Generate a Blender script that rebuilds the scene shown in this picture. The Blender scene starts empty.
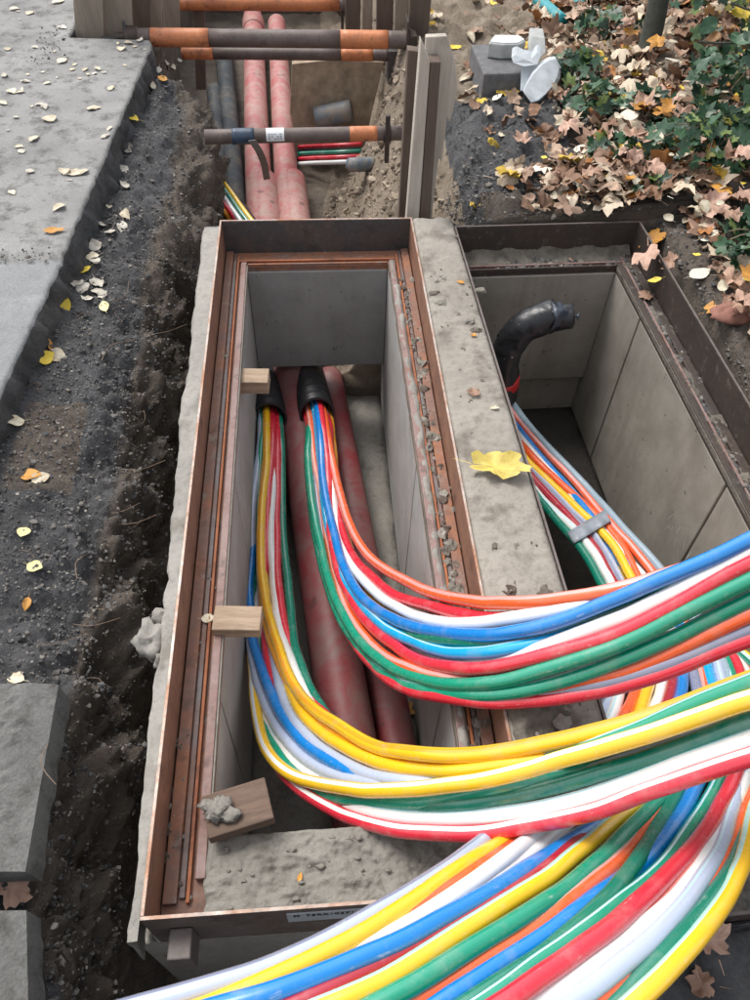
import bpy, bmesh, math, random
import numpy as np
from mathutils import Vector, Matrix, noise
from mathutils.bvhtree import BVHTree
random.seed(7)
R = math.radians
scene = bpy.context.scene
COL = scene.collection

# ------------------------------------------------------------------ camera
F = 760.0
down = np.array([350-375., 1137-500., F]); down /= np.linalg.norm(down)
vp = np.array([292-375., -409-500., F]); vp /= np.linalg.norm(vp)
AY = vp - down*vp.dot(down); AY /= np.linalg.norm(AY)
AZ = -down; AX = np.cross(AY, AZ)
RM = np.array([AX, AY, AZ])
CAM = np.array([0., 0., 1.5])
def ray(x, y): return RM @ np.array([x-375., y-500., F])
def atz(x, y, z):
    r = ray(x, y); return Vector(CAM + r*((z-CAM[2])/r[2]))
def atY(x, y, Y):
    r = ray(x, y); return Vector(CAM + r*((Y-CAM[1])/r[1]))
def atd(x, y, d):
    return Vector(CAM + ray(x, y)/F*d)
cam = bpy.data.cameras.new('camera'); co = bpy.data.objects.new('camera', cam); COL.objects.link(co)
m = Matrix.Identity(4)
cx, cy, cz = RM @ np.array([1, 0, 0]), RM @ np.array([0, -1, 0]), RM @ np.array([0, 0, -1])
for i in range(3):
    m[i][0], m[i][1], m[i][2], m[i][3] = cx[i], cy[i], cz[i], CAM[i]
co.matrix_world = m
cam.sensor_fit = 'VERTICAL'; cam.sensor_height = 24; cam.lens = 24*F/1000
cam.clip_start = 0.02; cam.clip_end = 500
scene.camera = co

# ------------------------------------------------------------------ materials
def rgb(r, g, b):
    f = lambda c: (c/255/12.92) if c/255 <= .04045 else ((c/255+.055)/1.055)**2.4
    return (f(r), f(g), f(b), 1)
class Nd:
    def __init__(s, name):
        s.m = bpy.data.materials.new(name); s.m.use_nodes = True
        s.t = s.m.node_tree; s.n = s.t.nodes; s.l = s.t.links
        s.b = s.n['Principled BSDF']
        s.tc = s.n.new('ShaderNodeTexCoord')
    def noise(s, scale, detail=6, rough=.6, vec=None, dist=0):
        n = s.n.new('ShaderNodeTexNoise'); n.inputs['Scale'].default_value = scale
        n.inputs['Detail'].default_value = detail; n.inputs['Roughness'].default_value = rough
        n.inputs['Distortion'].default_value = dist
        s.l.new(vec or s.tc.outputs['Object'], n.inputs['Vector']); return n.outputs['Fac']
    def map(s, scale):
        n = s.n.new('ShaderNodeMapping'); n.inputs['Scale'].default_value = scale
        s.l.new(s.tc.outputs['Object'], n.inputs['Vector']); return n.outputs['Vector']
    def ramp(s, fac, stops, interp='LINEAR'):
        n = s.n.new('ShaderNodeValToRGB'); e = n.color_ramp.elements; n.color_ramp.interpolation = interp
        while len(e) < len(stops): e.new(.5)
        for i, (p, c) in enumerate(stops):
            e[i].position = p; e[i].color = c if len(c) == 4 else (*c, 1)
        s.l.new(fac, n.inputs['Fac']); return n.outputs['Color']
    def mix(s, a, b, fac, mode='MIX'):
        n = s.n.new('ShaderNodeMix'); n.data_type = 'RGBA'; n.blend_type = mode
        for v, k in ((fac, 0), (a, 6), (b, 7)):
            if isinstance(v, (int, float)): n.inputs[k].default_value = v
            elif isinstance(v, tuple): n.inputs[k].default_value = v
            else: s.l.new(v, n.inputs[k])
        return n.outputs[2]
    def math(s, op, a, b=0.0):
        n = s.n.new('ShaderNodeMath'); n.operation = op
        for i, v in enumerate((a, b)):
            if isinstance(v, (int, float)): n.inputs[i].default_value = v
            else: s.l.new(v, n.inputs[i])
        return n.outputs[0]
    def color(s, c):
        if isinstance(c, tuple): s.b.inputs['Base Color'].default_value = c
        else: s.l.new(c, s.b.inputs['Base Color'])
        return s
    def rough(s, r):
        if isinstance(r, (int, float)): s.b.inputs['Roughness'].default_value = r
        else: s.l.new(r, s.b.inputs['Roughness'])
        return s
    def bump(s, h, strength=.5, dist=.01):
        n = s.n.new('ShaderNodeBump'); n.inputs['Strength'].default_value = strength
        n.inputs['Distance'].default_value = dist
        s.l.new(h, n.inputs['Height']); s.l.new(n.outputs['Normal'], s.b.inputs['Normal']); return s
    def attr(s, name):
        n = s.n.new('ShaderNodeAttribute'); n.attribute_name = name; return n
def g(v, k=1.0): return (v, v*k, v*k*k, 1)
def thr(s, fac, lo, hi): return s.ramp(fac, [(lo, (0, 0, 0, 1)), (hi, (1, 1, 1, 1))])

def m_cement(name, c1, c2, stain=(.10, .08, .06, 1), st=.62, bs=.5, pits=True):
    s = Nd(name); a = s.noise(3.5, 8, .65); b = s.noise(60, 6, .7); c = s.noise(9, 6, .6)
    col = s.ramp(a, [(.3, c1), (.7, c2)])
    col = s.mix(col, stain, s.math('MULTIPLY', thr(s, c, st, st+.12), .7))
    col = s.mix(col, (.5, .5, .5, 1), .35, 'SOFT_LIGHT') if False else col
    dots = s.ramp(b, [(.3, (.55, .55, .55, 1)), (.5, (1, 1, 1, 1))])
    col = s.mix(col, dots, .6, 'MULTIPLY')
    h = s.math('ADD', s.math('MULTIPLY', b, .5), s.noise(18, 6, .65))
    s.color(col).rough(.85).bump(h, bs, .012); return s.m
MORTAR = m_cement('mortar', (.235, .212, .182, 1), (.34, .312, .272, 1), (.115, .095, .078, 1), .52, .55)
MORTARW = m_cement('damp mortar', (.19, .178, .155, 1), (.27, .255, .226, 1), (.085, .075, .062, 1), .55, .7)
MORTARL = m_cement('dry pale mortar', (.22, .208, .188, 1), (.325, .308, .28, 1), (.14, .122, .10, 1), .54, .5)
MUD = m_cement('mud', (.10, .088, .072, 1), (.19, .17, .14, 1), (.06, .045, .035, 1), .55, .9)
MUDSHADE = m_cement('dark mud with painted shade', (.022, .019, .016, 1), (.05, .043, .036, 1), (.02, .017, .014, 1), .55, .9)  # mud colour darkened to paint the deep shadow on the right chamber floor
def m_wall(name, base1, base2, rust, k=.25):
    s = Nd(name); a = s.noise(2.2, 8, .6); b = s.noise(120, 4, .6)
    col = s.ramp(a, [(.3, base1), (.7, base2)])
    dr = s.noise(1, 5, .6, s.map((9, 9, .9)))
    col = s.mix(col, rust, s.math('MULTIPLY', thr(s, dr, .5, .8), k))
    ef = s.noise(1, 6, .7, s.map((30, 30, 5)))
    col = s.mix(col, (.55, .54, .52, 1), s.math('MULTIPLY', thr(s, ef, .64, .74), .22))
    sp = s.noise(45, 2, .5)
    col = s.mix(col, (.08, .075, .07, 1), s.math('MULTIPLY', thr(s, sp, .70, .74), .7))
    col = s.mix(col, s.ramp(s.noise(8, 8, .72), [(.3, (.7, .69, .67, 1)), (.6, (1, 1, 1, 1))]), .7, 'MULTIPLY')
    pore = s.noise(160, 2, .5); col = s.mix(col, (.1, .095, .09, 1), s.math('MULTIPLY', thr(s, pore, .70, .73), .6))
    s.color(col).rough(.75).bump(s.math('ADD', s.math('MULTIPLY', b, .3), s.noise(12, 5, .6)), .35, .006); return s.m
WALL = m_wall('precast concrete', (.33, .325, .315, 1), (.44, .435, .42, 1), (.2, .18, .15, 1))
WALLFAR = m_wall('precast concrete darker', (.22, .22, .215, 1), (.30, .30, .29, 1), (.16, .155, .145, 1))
WALL2 = m_wall('precast concrete brown stained', (.24, .222, .19, 1), (.38, .352, .305, 1), (.11, .08, .058, 1), .5)
def m_steel(name, base, rust, amt=.5, ro=.55, dirt=0.35, metal=.0):
    s = Nd(name); a = s.noise(6, 9, .7); b = s.noise(70, 5, .7); c = s.noise(2.0, 6, .6)
    col = s.mix(base, rust, thr(s, a, amt-.1, amt+.12))
    col = s.mix(col, (.045, .03, .024, 1), s.math('MULTIPLY', thr(s, s.noise(14, 8, .7), .55, .7), .7))
    col = s.mix(col, (.23, .215, .19, 1), s.math('MULTIPLY', thr(s, s.noise(22, 8, .75), .57, .66), dirt))
    col = s.mix(col, s.ramp(b, [(.3, (.6, .6, .6, 1)), (.6, (1, 1, 1, 1))]), .6, 'MULTIPLY')
    s.color(col).rough(s.math('ADD', s.math('MULTIPLY', a, .4), ro-.2)).bump(b, .35, .004)
    s.b.inputs['Metallic'].default_value = metal; return s.m
RUST = m_steel('rusty angle steel', (.205, .115, .088, 1), (.31, .125, .06, 1), .54, .7, .8)
RUSTO = m_steel('orange rust', (.36, .12, .045, 1), (.22, .075, .04, 1), .55, .7, .3)
RUSTB = m_steel('blue grey worn steel', (.15, .125, .125, 1), (.17, .085, .06, 1), .52, .55, .5, .1)
RUSTP = m_steel('purple brown rust', (.27, .18, .165, 1), (.22, .12, .10, 1), .55, .6, .6, .05)
PLATE = m_steel('dark steel plate', (.085, .085, .088, 1), (.14, .105, .085, 1), .6, .5, .35, .35)
PLATEB = m_steel('brown steel plate', (.30, .155, .10, 1), (.22, .11, .075, 1), .5, .55, .25, .1)
PLATEN = m_steel('grey brown steel plate', (.155, .13, .12, 1), (.12, .085, .07, 1), .55, .55, .5, .1)
PLATE2 = m_steel('brown black steel', (.052, .042, .037, 1), (.066, .046, .037, 1), .5, .6, .4, .2)
EDGE = m_steel('cut steel edge', (.50, .46, .42, 1), (.36, .17, .09, 1), .50, .5, .5, .2)
STEELBROWN = m_steel('painted prop grey', (.15, .115, .105, 1), (.11, .08, .07, 1), .5, .55, .2)
ORANGE = m_steel('orange paint', (.62, .22, .085, 1), (.48, .165, .07, 1), .5, .5, .25)
def m_wood(name, c1, c2, ax=(30, 30, 3)):
    s = Nd(name); a = s.noise(1, 8, .65, s.map(ax)); c = s.noise(4, 6, .6)
    col = s.ramp(a, [(.3, c1), (.7, c2)])
    col = s.mix(col, (.07, .055, .04, 1), s.math('MULTIPLY', thr(s, c, .55, .75), .6))
    s.color(col).rough(.85).bump(s.math('ADD', a, s.math('MULTIPLY', s.noise(80), .3)), .6, .006); return s.m
WOOD = m_wood('fresh timber', (.24, .165, .11, 1), (.42, .32, .23, 1), (8, 60, 60))
WOODD = m_wood('old timber', (.20, .16, .125, 1), (.34, .29, .235, 1))
WOODB = m_wood('brown plank', (.085, .06, .048, 1), (.15, .11, .085, 1))
WOODG = m_wood('grey splintered timber', (.36, .315, .265, 1), (.58, .53, .46, 1))
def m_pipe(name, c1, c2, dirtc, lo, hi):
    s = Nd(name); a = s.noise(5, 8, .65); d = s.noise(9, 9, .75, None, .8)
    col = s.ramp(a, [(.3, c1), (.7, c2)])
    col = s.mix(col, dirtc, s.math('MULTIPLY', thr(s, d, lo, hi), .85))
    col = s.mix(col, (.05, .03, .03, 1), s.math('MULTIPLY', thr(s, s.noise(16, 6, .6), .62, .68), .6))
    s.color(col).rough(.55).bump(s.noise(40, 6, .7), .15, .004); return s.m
PIPE = m_pipe('red drain pipe', (.36, .085, .088, 1), (.43, .16, .155, 1), (.38, .275, .235, 1), .42, .60)
PIPED = m_pipe('scuffed red pipe in painted shade', (.235, .026, .034, 1), (.15, .035, .038, 1), (.17, .105, .095, 1), .42, .62)  # same pipes as the far ones; chamber shade put into a darker red
def m_plain(name, c, ro=.6, var=.25, bs=.2, sc=20):
    s = Nd(name); a = s.noise(sc, 7, .65)
    lo = tuple(x*(1-var) for x in c[:3])+(1,); hi = tuple(min(1, x*(1+var)) for x in c[:3])+(1,)
    s.color(s.ramp(a, [(.3, lo), (.7, hi)])).rough(ro).bump(s.noise(sc*3, 6, .7), bs, .004); return s.m
DUCT = m_plain('black corrugated plastic', (.014, .015, .018, 1), .42, .3, .1)
BLACKP = m_pipe('dirty black pipe', (.02, .026, .032, 1), (.05, .06, .068, 1), (.13, .105, .08, 1), .48, .66)
BLACKP.node_tree.nodes['Principled BSDF'].inputs['Specular IOR Level'].default_value = .2
def m_wrap():
    s = Nd('black wrapping foil'); col = s.mix((.016, .017, .02, 1), (.5, .52, .54, 1), thr(s, s.noise(26, 4, .7), .66, .70))
    s.color(col).rough(.33).bump(s.noise(30, 5, .6), .3, .006); return s.m
WRAP = m_wrap()
SILVER = m_plain('grey tape', (.26, .29, .33, 1), .35, .2, .2)
TAPEB = m_plain('blue black tape', (.03, .05, .085, 1), .4, .4, .4)
REDT = m_plain('red tape', (.5, .02, .02, 1), .4)
PAPER = m_plain('white paper label', (.72, .74, .76, 1), .5, .05)
LABELG = m_plain('grey label', (.40, .43, .46, 1), .4, .1)
INK = m_plain('ink', (.03, .03, .035, 1), .6)
TEAL = m_plain('teal plastic', (.01, .24, .27, 1), .4)
BLOCKM = m_plain('dark concrete block', (.13, .13, .135, 1), .9, .3, .5, 25)
STONEM = m_plain('pale rubble', (.42, .43, .42, 1), .85, .2, .5, 25)
BLUEPVC = m_pipe('blue grey pvc', (.10, .135, .17, 1), (.17, .21, .25, 1), (.30, .25, .19, 1), .42, .6)
BRICK = m_plain('red brick', (.26, .12, .09, 1), .9, .4, .5, 18)
BARK = m_plain('dark bark', (.055, .06, .048, 1), .9, .4, .8, 30)
TWIG = m_plain('twig', (.20, .14, .10, 1), .85, .3, .3, 40)
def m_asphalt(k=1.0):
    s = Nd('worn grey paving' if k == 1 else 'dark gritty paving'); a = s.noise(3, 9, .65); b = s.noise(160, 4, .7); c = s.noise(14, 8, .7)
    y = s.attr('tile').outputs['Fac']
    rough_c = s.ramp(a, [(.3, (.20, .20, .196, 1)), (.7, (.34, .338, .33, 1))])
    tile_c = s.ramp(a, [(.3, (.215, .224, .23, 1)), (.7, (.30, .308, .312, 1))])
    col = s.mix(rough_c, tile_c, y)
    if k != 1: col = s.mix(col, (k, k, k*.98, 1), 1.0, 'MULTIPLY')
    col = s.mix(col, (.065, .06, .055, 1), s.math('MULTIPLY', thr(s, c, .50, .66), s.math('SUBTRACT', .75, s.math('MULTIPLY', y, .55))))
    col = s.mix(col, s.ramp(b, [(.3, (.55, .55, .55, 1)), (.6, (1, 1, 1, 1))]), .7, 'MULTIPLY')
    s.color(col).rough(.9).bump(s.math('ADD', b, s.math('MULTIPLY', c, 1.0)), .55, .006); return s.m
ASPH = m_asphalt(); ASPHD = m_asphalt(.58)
def m_soil():
    s = Nd('soil'); n1 = s.noise(7, 10, .72); n2 = s.noise(85, 8, .8); n3 = s.noise(2.5, 5, .6)
    brown = s.ramp(n1, [(.3, (.14, .112, .09, 1)), (.7, (.34, .285, .235, 1))])
    black = s.ramp(n1, [(.28, (.085, .087, .092, 1)), (.72, (.25, .253, .262, 1))])
    sand = s.ramp(n1, [(.25, (.30, .228, .16, 1)), (.7, (.64, .535, .42, 1))])
    hum = s.ramp(n1, [(.3, (.07, .056, .045, 1)), (.7, (.20, .16, .125, 1))])
    jit = s.math('MULTIPLY', s.math('SUBTRACT', n3, .5), .7)
    f = lambda nm: thr(s, s.math('ADD', s.attr(nm).outputs['Fac'], jit), .35, .65)
    col = s.mix(brown, black, f('black')); col = s.mix(col, sand, f('sand')); col = s.mix(col, hum, f('humus'))
    col = s.mix(col, s.ramp(n2, [(.3, (.45, .45, .45, 1)), (.62, (1.0, 1.0, 1.0, 1))]), .8, 'MULTIPLY')
    col = s.mix(col, (.24, .225, .2, 1), s.math('MULTIPLY', thr(s, s.noise(90, 3, .5), .70, .74), .6))
    s.color(col).rough(.95)  .bump(s.math('ADD', n2, s.math('MULTIPLY', n1, 1.2)), 1.0, .03); return s.m
SOIL = m_soil()
def m_island(name, stops, ro=.7, trans=.0, bs=.2):
    s = Nd(name); gi = s.n.new('ShaderNodeNewGeometry')
    col = s.ramp(gi.outputs['Random Per Island'], stops, 'CONSTANT')
    v = s.noise(60, 6, .7)
    col = s.mix(col, s.ramp(v, [(.3, (.6, .55, .5, 1)), (.6, (1, 1, 1, 1))]), .6, 'MULTIPLY')
    s.color(col).rough(ro).bump(v, bs, .003); return s.m
LITTER = m_island('leaf litter', [(0, (.25, .14, .085)), (.16, (.46, .33, .24)), (.30, (.19, .11, .07)), (.44, (.58, .47, .35)),
                                  (.58, (.22, .13, .085)), (.70, (.40, .17, .05)), (.77, (.62, .52, .40)), (.87, (.33, .22, .16)), (.94, (.58, .40, .06)), (.975, (.7, .67, .57))], .75)
CRUMB = m_island('soil crumbs', [(0, (.065, .065, .067)), (.3, (.11, .11, .112)), (.55, (.15, .14, .13)), (.8, (.20, .185, .165)), (.95, (.32, .30, .275))], .95)
CRUMBM = m_island('mortar crumbs', [(0, (.2, .185, .16)), (.3, (.14, .12, .1)), (.6, (.26, .24, .21)), (.8, (.10, .075, .06))], .95)
IVY = m_island('ivy leaf', [(0, (.014, .045, .022)), (.25, (.022, .068, .03)), (.5, (.04, .11, .05)), (.68, (.06, .125, .075)), (.78, (.04, .085, .02)), (.88, (.14, .20, .05)), (.96, (.30, .28, .06))], .42)
SHRUB = m_island('shrub leaf', [(0, (.15, .23, .05)), (.2, (.30, .34, .08)), (.38, (.06, .13, .07)), (.58, (.36, .33, .08)), (.72, (.04, .09, .05)), (.86, (.60, .46, .05)), (.94, (.34, .17, .06))], .5)
def m_leaf(name, c, c2, spot=.62):
    s = Nd(name); a = s.noise(26, 7, .65); oi = s.n.new('ShaderNodeObjectInfo')
    col = s.mix(c, c2, thr(s, a, spot-.12, spot+.12))
    k = s.ramp(oi.outputs['Random'], [(0, (.72, .70, .68, 1)), (1, (1, 1, 1, 1))])
    col = s.mix(col, k, 1.0, 'MULTIPLY')
    s.color(col).rough(.6).bump(s.noise(120, 5, .6), .2, .002); return s.m
L_CREAM = m_leaf('cream leaf', (.68, .62, .48, 1), (.42, .32, .19, 1), .58)
L_WHITE = m_leaf('bleached leaf', (.62, .59, .52, 1), (.36, .31, .25, 1), .56)
L_YEL = m_leaf('yellow leaf', (.80, .60, .06, 1), (.45, .28, .06, 1), .7)
L_YELP = m_leaf('big yellow leaf', (.80, .66, .16, 1), (.52, .36, .10, 1), .63)
L_PALEY = m_leaf('pale yellow leaf', (.78, .72, .36, 1), (.55, .45, .18, 1), .7)
L_ORA = m_leaf('orange leaf', (.62, .30, .05, 1), (.32, .14, .04, 1))
L_BRN = m_leaf('brown leaf', (.42, .26, .18, 1), (.22, .12, .08, 1))
L_PINKB = m_leaf('pinkish brown leaf', (.52, .33, .25, 1), (.32, .19, .13, 1))
def m_tube(name, base, stripe=None):
    s = Nd(name); uv = s.n.new('ShaderNodeUVMap'); uv.uv_map = 'UVMap'
    sx = s.n.new('ShaderNodeSeparateXYZ'); s.l.new(uv.outputs['UV'], sx.inputs[0]); u = sx.outputs['X']
    col = base
    if stripe:  # real stripes on some tubes, highlights painted into the colour on others
        a = s.math('MULTIPLY', s.math('GREATER_THAN', u, .02), s.math('LESS_THAN', u, .13 if stripe != TC['cy'] else .07))
        b = s.math('MULTIPLY', s.math('GREATER_THAN', u, .52), s.math('LESS_THAN', u, .63 if stripe != TC['cy'] else .57))
        col = s.mix(base, stripe, s.math('ADD', a, b))
    mp = s.n.new('ShaderNodeMapping'); mp.inputs['Scale'].default_value = (9, .10, 1); s.l.new(uv.outputs['UV'], mp.inputs['Vector'])
    streak = s.noise(1, 6, .7, mp.outputs['Vector'])
    dust = s.noise(1, 8, .7, s.map((14, 14, 14)))
    col = s.mix(col, (.46, .43, .39, 1), s.math('MULTIPLY', thr(s, dust, .52, .78), .30))
    scuff = s.math('ADD', s.math('MULTIPLY', s.noise(55, 6, .75), .5), s.math('MULTIPLY', streak, .5))
    col = s.mix(col, (.62, .62, .6, 1), s.math('MULTIPLY', thr(s, scuff, .575, .64), .32))
    dirt = s.noise(28, 6, .75)
    col = s.mix(col, (.09, .07, .05, 1), s.math('MULTIPLY', thr(s, dirt, .68, .73), .55))
    s.b.inputs['Coat Weight'].default_value = .8; s.b.inputs['Coat Roughness'].default_value = .22; s.b.inputs['Coat IOR'].default_value = 1.6
    s.color(col).rough(s.math('ADD', s.math('MULTIPLY', dust, .3), .12)).bump(s.noise(20, 4, .6), .06, .004)
    return s.m
TC = dict(green=(.0, .275, .165, 1), dkgreen=(.0, .18, .115, 1), blue=(.0, .20, .60, 1), cyan=(.0, .36, .70, 1), red=(.66, .022, .045, 1),
          dkred=(.38, .015, .035, 1), orange=(.80, .115, .025, 1), amber=(.82, .34, .012, 1), yellow=(.90, .53, .014, 1), white=(.80, .80, .79, 1),
          lav=(.42, .49, .64, 1), gray=(.235, .255, .36, 1), slate=(.27, .36, .43, 1), mint=(.45, .74, .66, 1), pink=(.75, .33, .30, 1), cy=(.48, .70, .78, 1))
_tm = {}
def tube_mat(c, st=None):
    if (c, st) not in _tm: _tm[(c, st)] = m_tube('plastic tube '+c+(' '+st if st else ''), TC[c], TC[st] if st else None)
    return _tm[(c, st)]

# ------------------------------------------------------------------ builders
class MB:
    def __init__(s): s.v = []; s.f = []; s.uv = []
    def add(s, verts, faces, uvs=None):
        o = len(s.v); s.v += [tuple(p) for p in verts]
        for i, f in enumerate(faces):
            s.f.append([o+k for k in f]); s.uv.append(uvs[i] if uvs else None)
    def box(s, x0, x1, y0, y1, z0, z1, M=None):
        v = [Vector((x, y, z)) for x in (x0, x1) for y in (y0, y1) for z in (z0, z1)]
        if M is not None: v = [M @ p for p in v]
        s.add(v, [(0, 1, 3, 2), (4, 6, 7, 5), (0, 4, 5, 1), (2, 3, 7, 6), (0, 2, 6, 4), (1, 5, 7, 3)])
    def prism(s, pts, vec):
        n = len(pts); vec = Vector(vec)
        s.add([Vector(p) for p in pts]+[Vector(p)+vec for p in pts],
              [tuple(range(n)), tuple(range(2*n-1, n-1, -1))]+[(i, i+n, (i+1) % n+n, (i+1) % n) for i in range(n)])
    def sweep(s, pts, rad, sides=14, caps=True):
        pts = [Vector(p) for p in pts]; n = len(pts)
        if not callable(rad): rr = rad; rad = lambda i: rr
        T = [(pts[min(i+1, n-1)]-pts[max(i-1, 0)]).normalized() for i in range(n)]
        up = Vector((0, 0, 1)) if abs(T[0].z) < .9 else Vector((1, 0, 0))
        N = (up - T[0]*up.dot(T[0])).normalized()
        vs, fs, us = [], [], []
        for i in range(n):
            N = (N - T[i]*N.dot(T[i])).normalized(); B = T[i].cross(N)
            for k in range(sides):
                a = 2*math.pi*k/sides
                vs.append(pts[i]+(N*math.cos(a)+B*math.sin(a))*rad(i))
        for i in range(n-1):
            for k in range(sides):
                k2 = (k+1) % sides
                fs.append((i*sides+k, i*sides+k2, (i+1)*sides+k2, (i+1)*sides+k))
                u0, u1 = k/sides, (k+1)/sides
                us.append([(u0, i), (u1, i), (u1, i+1), (u0, i+1)])
        if caps:
            fs.append(tuple(range(sides-1, -1, -1))); us.append(None)
            fs.append(tuple((n-1)*sides+k for k in range(sides))); us.append(None)
        s.add(vs, fs, us)
    def build(s, name, mat, parent=None, smooth=False, bevel=0, uv=False, mats=None):
        me = bpy.data.meshes.new(name); me.from_pydata(s.v, [], s.f); me.update()
        if uv:
            l = me.uv_layers.new(name='UVMap').data
            for p, u in zip(me.polygons, s.uv):
                for j, li in enumerate(p.loop_indices): l[li].uv = u[j] if u else (0, 0)
        if smooth: me.polygons.foreach_set('use_smooth', [True]*len(me.polygons))
        me.materials.append(mat)
        o = bpy.data.objects.new(name, me); COL.objects.link(o)
        if parent: o.parent = parent
        if bevel:
            b = o.modifiers.new('bevel', 'BEVEL'); b.width = bevel; b.segments = 2; b.limit_method = 'ANGLE'
        return o
def tag(o, label=None, cat=None, group=None, kind=None):
    if label: o['label'] = label
    if cat: o['category'] = cat
    if group: o['group'] = group
    if kind: o['kind'] = kind
    return o
def empty(name, loc, rz, label, cat, group=None):
    o = bpy.data.objects.new(name, None); COL.objects.link(o); o.location = loc; o.rotation_euler = (0, 0, rz)
    o.empty_display_size = .1
    return tag(o, label, cat, group)
def catmull(P, step=.02):
    P = [Vector(p) for p in P]; Q = [P[0]*2-P[1]]+P+[P[-1]*2-P[-2]]; out = []
    for i in range(1, len(Q)-2):
        a, b, c, d = Q[i-1:i+3]; n = max(2, int((c-b).length/step))
        # centripetal style tangents
        ta = max((b-a).length, 1e-4)**.5; tb = max((c-b).length, 1e-4)**.5; tcc = max((d-c).length, 1e-4)**.5
        m1 = ((b-a)/ta-(c-a)/(ta+tb)+(c-b)/tb)*tb; m2 = ((c-b)/tb-(d-b)/(tb+tcc)+(d-c)/tcc)*tb
        for k in range(n):
            t = k/n
            out.append(b*(2*t**3-3*t*t+1)+m1*(t**3-2*t*t+t)+c*(-2*t**3+3*t*t)+m2*(t**3-t*t))
    out.append(P[-1]); return out
def smooth_pts(P, it=6):
    P = [p.copy() for p in P]
    for _ in range(it):
        P = [P[0]]+[(P[i-1]+P[i]*2+P[i+1])/4 for i in range(1, len(P)-1)]+[P[-1]]
    return P
def fbm(p, sc, oct=5, seed=0):
    return noise.fractal(Vector(p)*sc+Vector((seed*7.3, seed*3.1, seed*5.7)), 1.0, 2.0, oct, noise_basis='PERLIN_ORIGINAL')
def interp(x, xs, ys): return float(np.interp(x, xs, ys))

def slab_mesh(x0, x1, y0, y1, z0, z1, res, disp, seed=0, edge=0.0):
    """box with a finely divided, noise-displaced top and ragged sides"""
    mb = MB(); nx = max(2, int((x1-x0)/res)); ny = max(2, int((y1-y0)/res))
    top = []
    for j in range(ny+1):
        for i in range(nx+1):
            x = x0+(x1-x0)*i/nx; y = y0+(y1-y0)*j/ny
            on = i in (0, nx) or j in (0, ny)
            z = z1+disp*fbm((x, y, seed), 14, 6, seed)+disp*.7*fbm((x, y, seed), 4, 3, seed+4)
            if i == 0: x -= edge*abs(fbm((x, y, 1), 9, 5, seed))
            if i == nx: x += edge*abs(fbm((x, y, 2), 9, 5, seed))
            if j == 0: y -= edge*abs(fbm((x, y, 3), 9, 5, seed))
            if on: z -= disp*.6
            top.append((x, y, z))
    fs = [(j*(nx+1)+i, j*(nx+1)+i+1, (j+1)*(nx+1)+i+1, (j+1)*(nx+1)+i) for j in range(ny) for i in range(nx)]
    ring = [i for i in range(nx+1)]+[j*(nx+1)+nx for j in range(1, ny+1)]+[ny*(nx+1)+i for i in range(nx-1, -1, -1)]+[j*(nx+1) for j in range(ny-1, 0, -1)]
    v = list(top); prev = ring; nz = max(1, int((z1-z0)/(res*2)))
    cxm, cym = (x0+x1)/2, (y0+y1)/2
    for k in range(1, nz+1):
        cur = []
        for r_ in ring:
            x, y, z = top[r_]; zz = z+(z0-z)*k/nz
            q = edge*.6*fbm((x, y, zz), 12, 4, seed+9)
            x2 = x+(q if x > cxm else -q); v.append((x2, y, zz)); cur.append(len(v)-1)
        n = len(ring)
        fs += [(prev[a], cur[a], cur[(a+1) % n], prev[(a+1) % n]) for a in range(n)]
        prev = cur
    fs.append(tuple(prev[::-1]))
    mb.add(v, fs); return mb
def lump(mb, c, r, seed, sq=(1, 1, .7), sub=2, amp=.5):
    bm = bmesh.new(); bmesh.ops.create_icosphere(bm, subdivisions=sub, radius=1)
    vs = []
    for v in bm.verts:
        p = v.co*(1+amp*fbm(v.co, 1.6, 4, seed)); vs.append(Vector(c)+Vector((p.x*r*sq[0], p.y*r*sq[1], p.z*r*sq[2])))
    fs = [tuple(l.vert.index for l in f.loops) for f in bm.faces]; bm.free(); mb.add(vs, fs)

# ------------------------------------------------------------------ world and sun (overcast autumn day)
w = bpy.data.worlds.new('World'); scene.world = w; w.use_nodes = True
nt = w.node_tree; bg = nt.nodes['Background']
sky = nt.nodes.new('ShaderNodeTexSky'); sky.sky_type = 'NISHITA'; sky.sun_disc = False
SUN_EL, SUN_AZ = R(58), R(-40)
sky.sun_elevation = SUN_EL; sky.sun_rotation = SUN_AZ; sky.dust_density = 3; sky.air_density = 1.0
hs = nt.nodes.new('ShaderNodeHueSaturation'); hs.inputs['Saturation'].default_value = .20
nt.links.new(sky.outputs[0], hs.inputs['Color']); nt.links.new(hs.outputs[0], bg.inputs[0]); bg.inputs[1].default_value = .15
sl = bpy.data.lights.new('sun', 'SUN'); sl.energy = 1.1; sl.angle = R(25); sl.color = (1, .94, .86)
so = bpy.data.objects.new('sun', sl); COL.objects.link(so)
d = Vector((math.sin(SUN_AZ)*math.cos(SUN_EL), math.cos(SUN_AZ)*math.cos(SUN_EL), math.sin(SUN_EL)))
so.rotation_euler = d.to_track_quat('Z', 'Y').to_euler(); so.location = d*20
scene.view_settings.view_transform = 'Standard'; scene.view_settings.look = 'None'
scene.view_settings.exposure = 0.88; scene.view_settings.gamma = 1; scene.view_settings.use_curve_mapping = False

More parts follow.
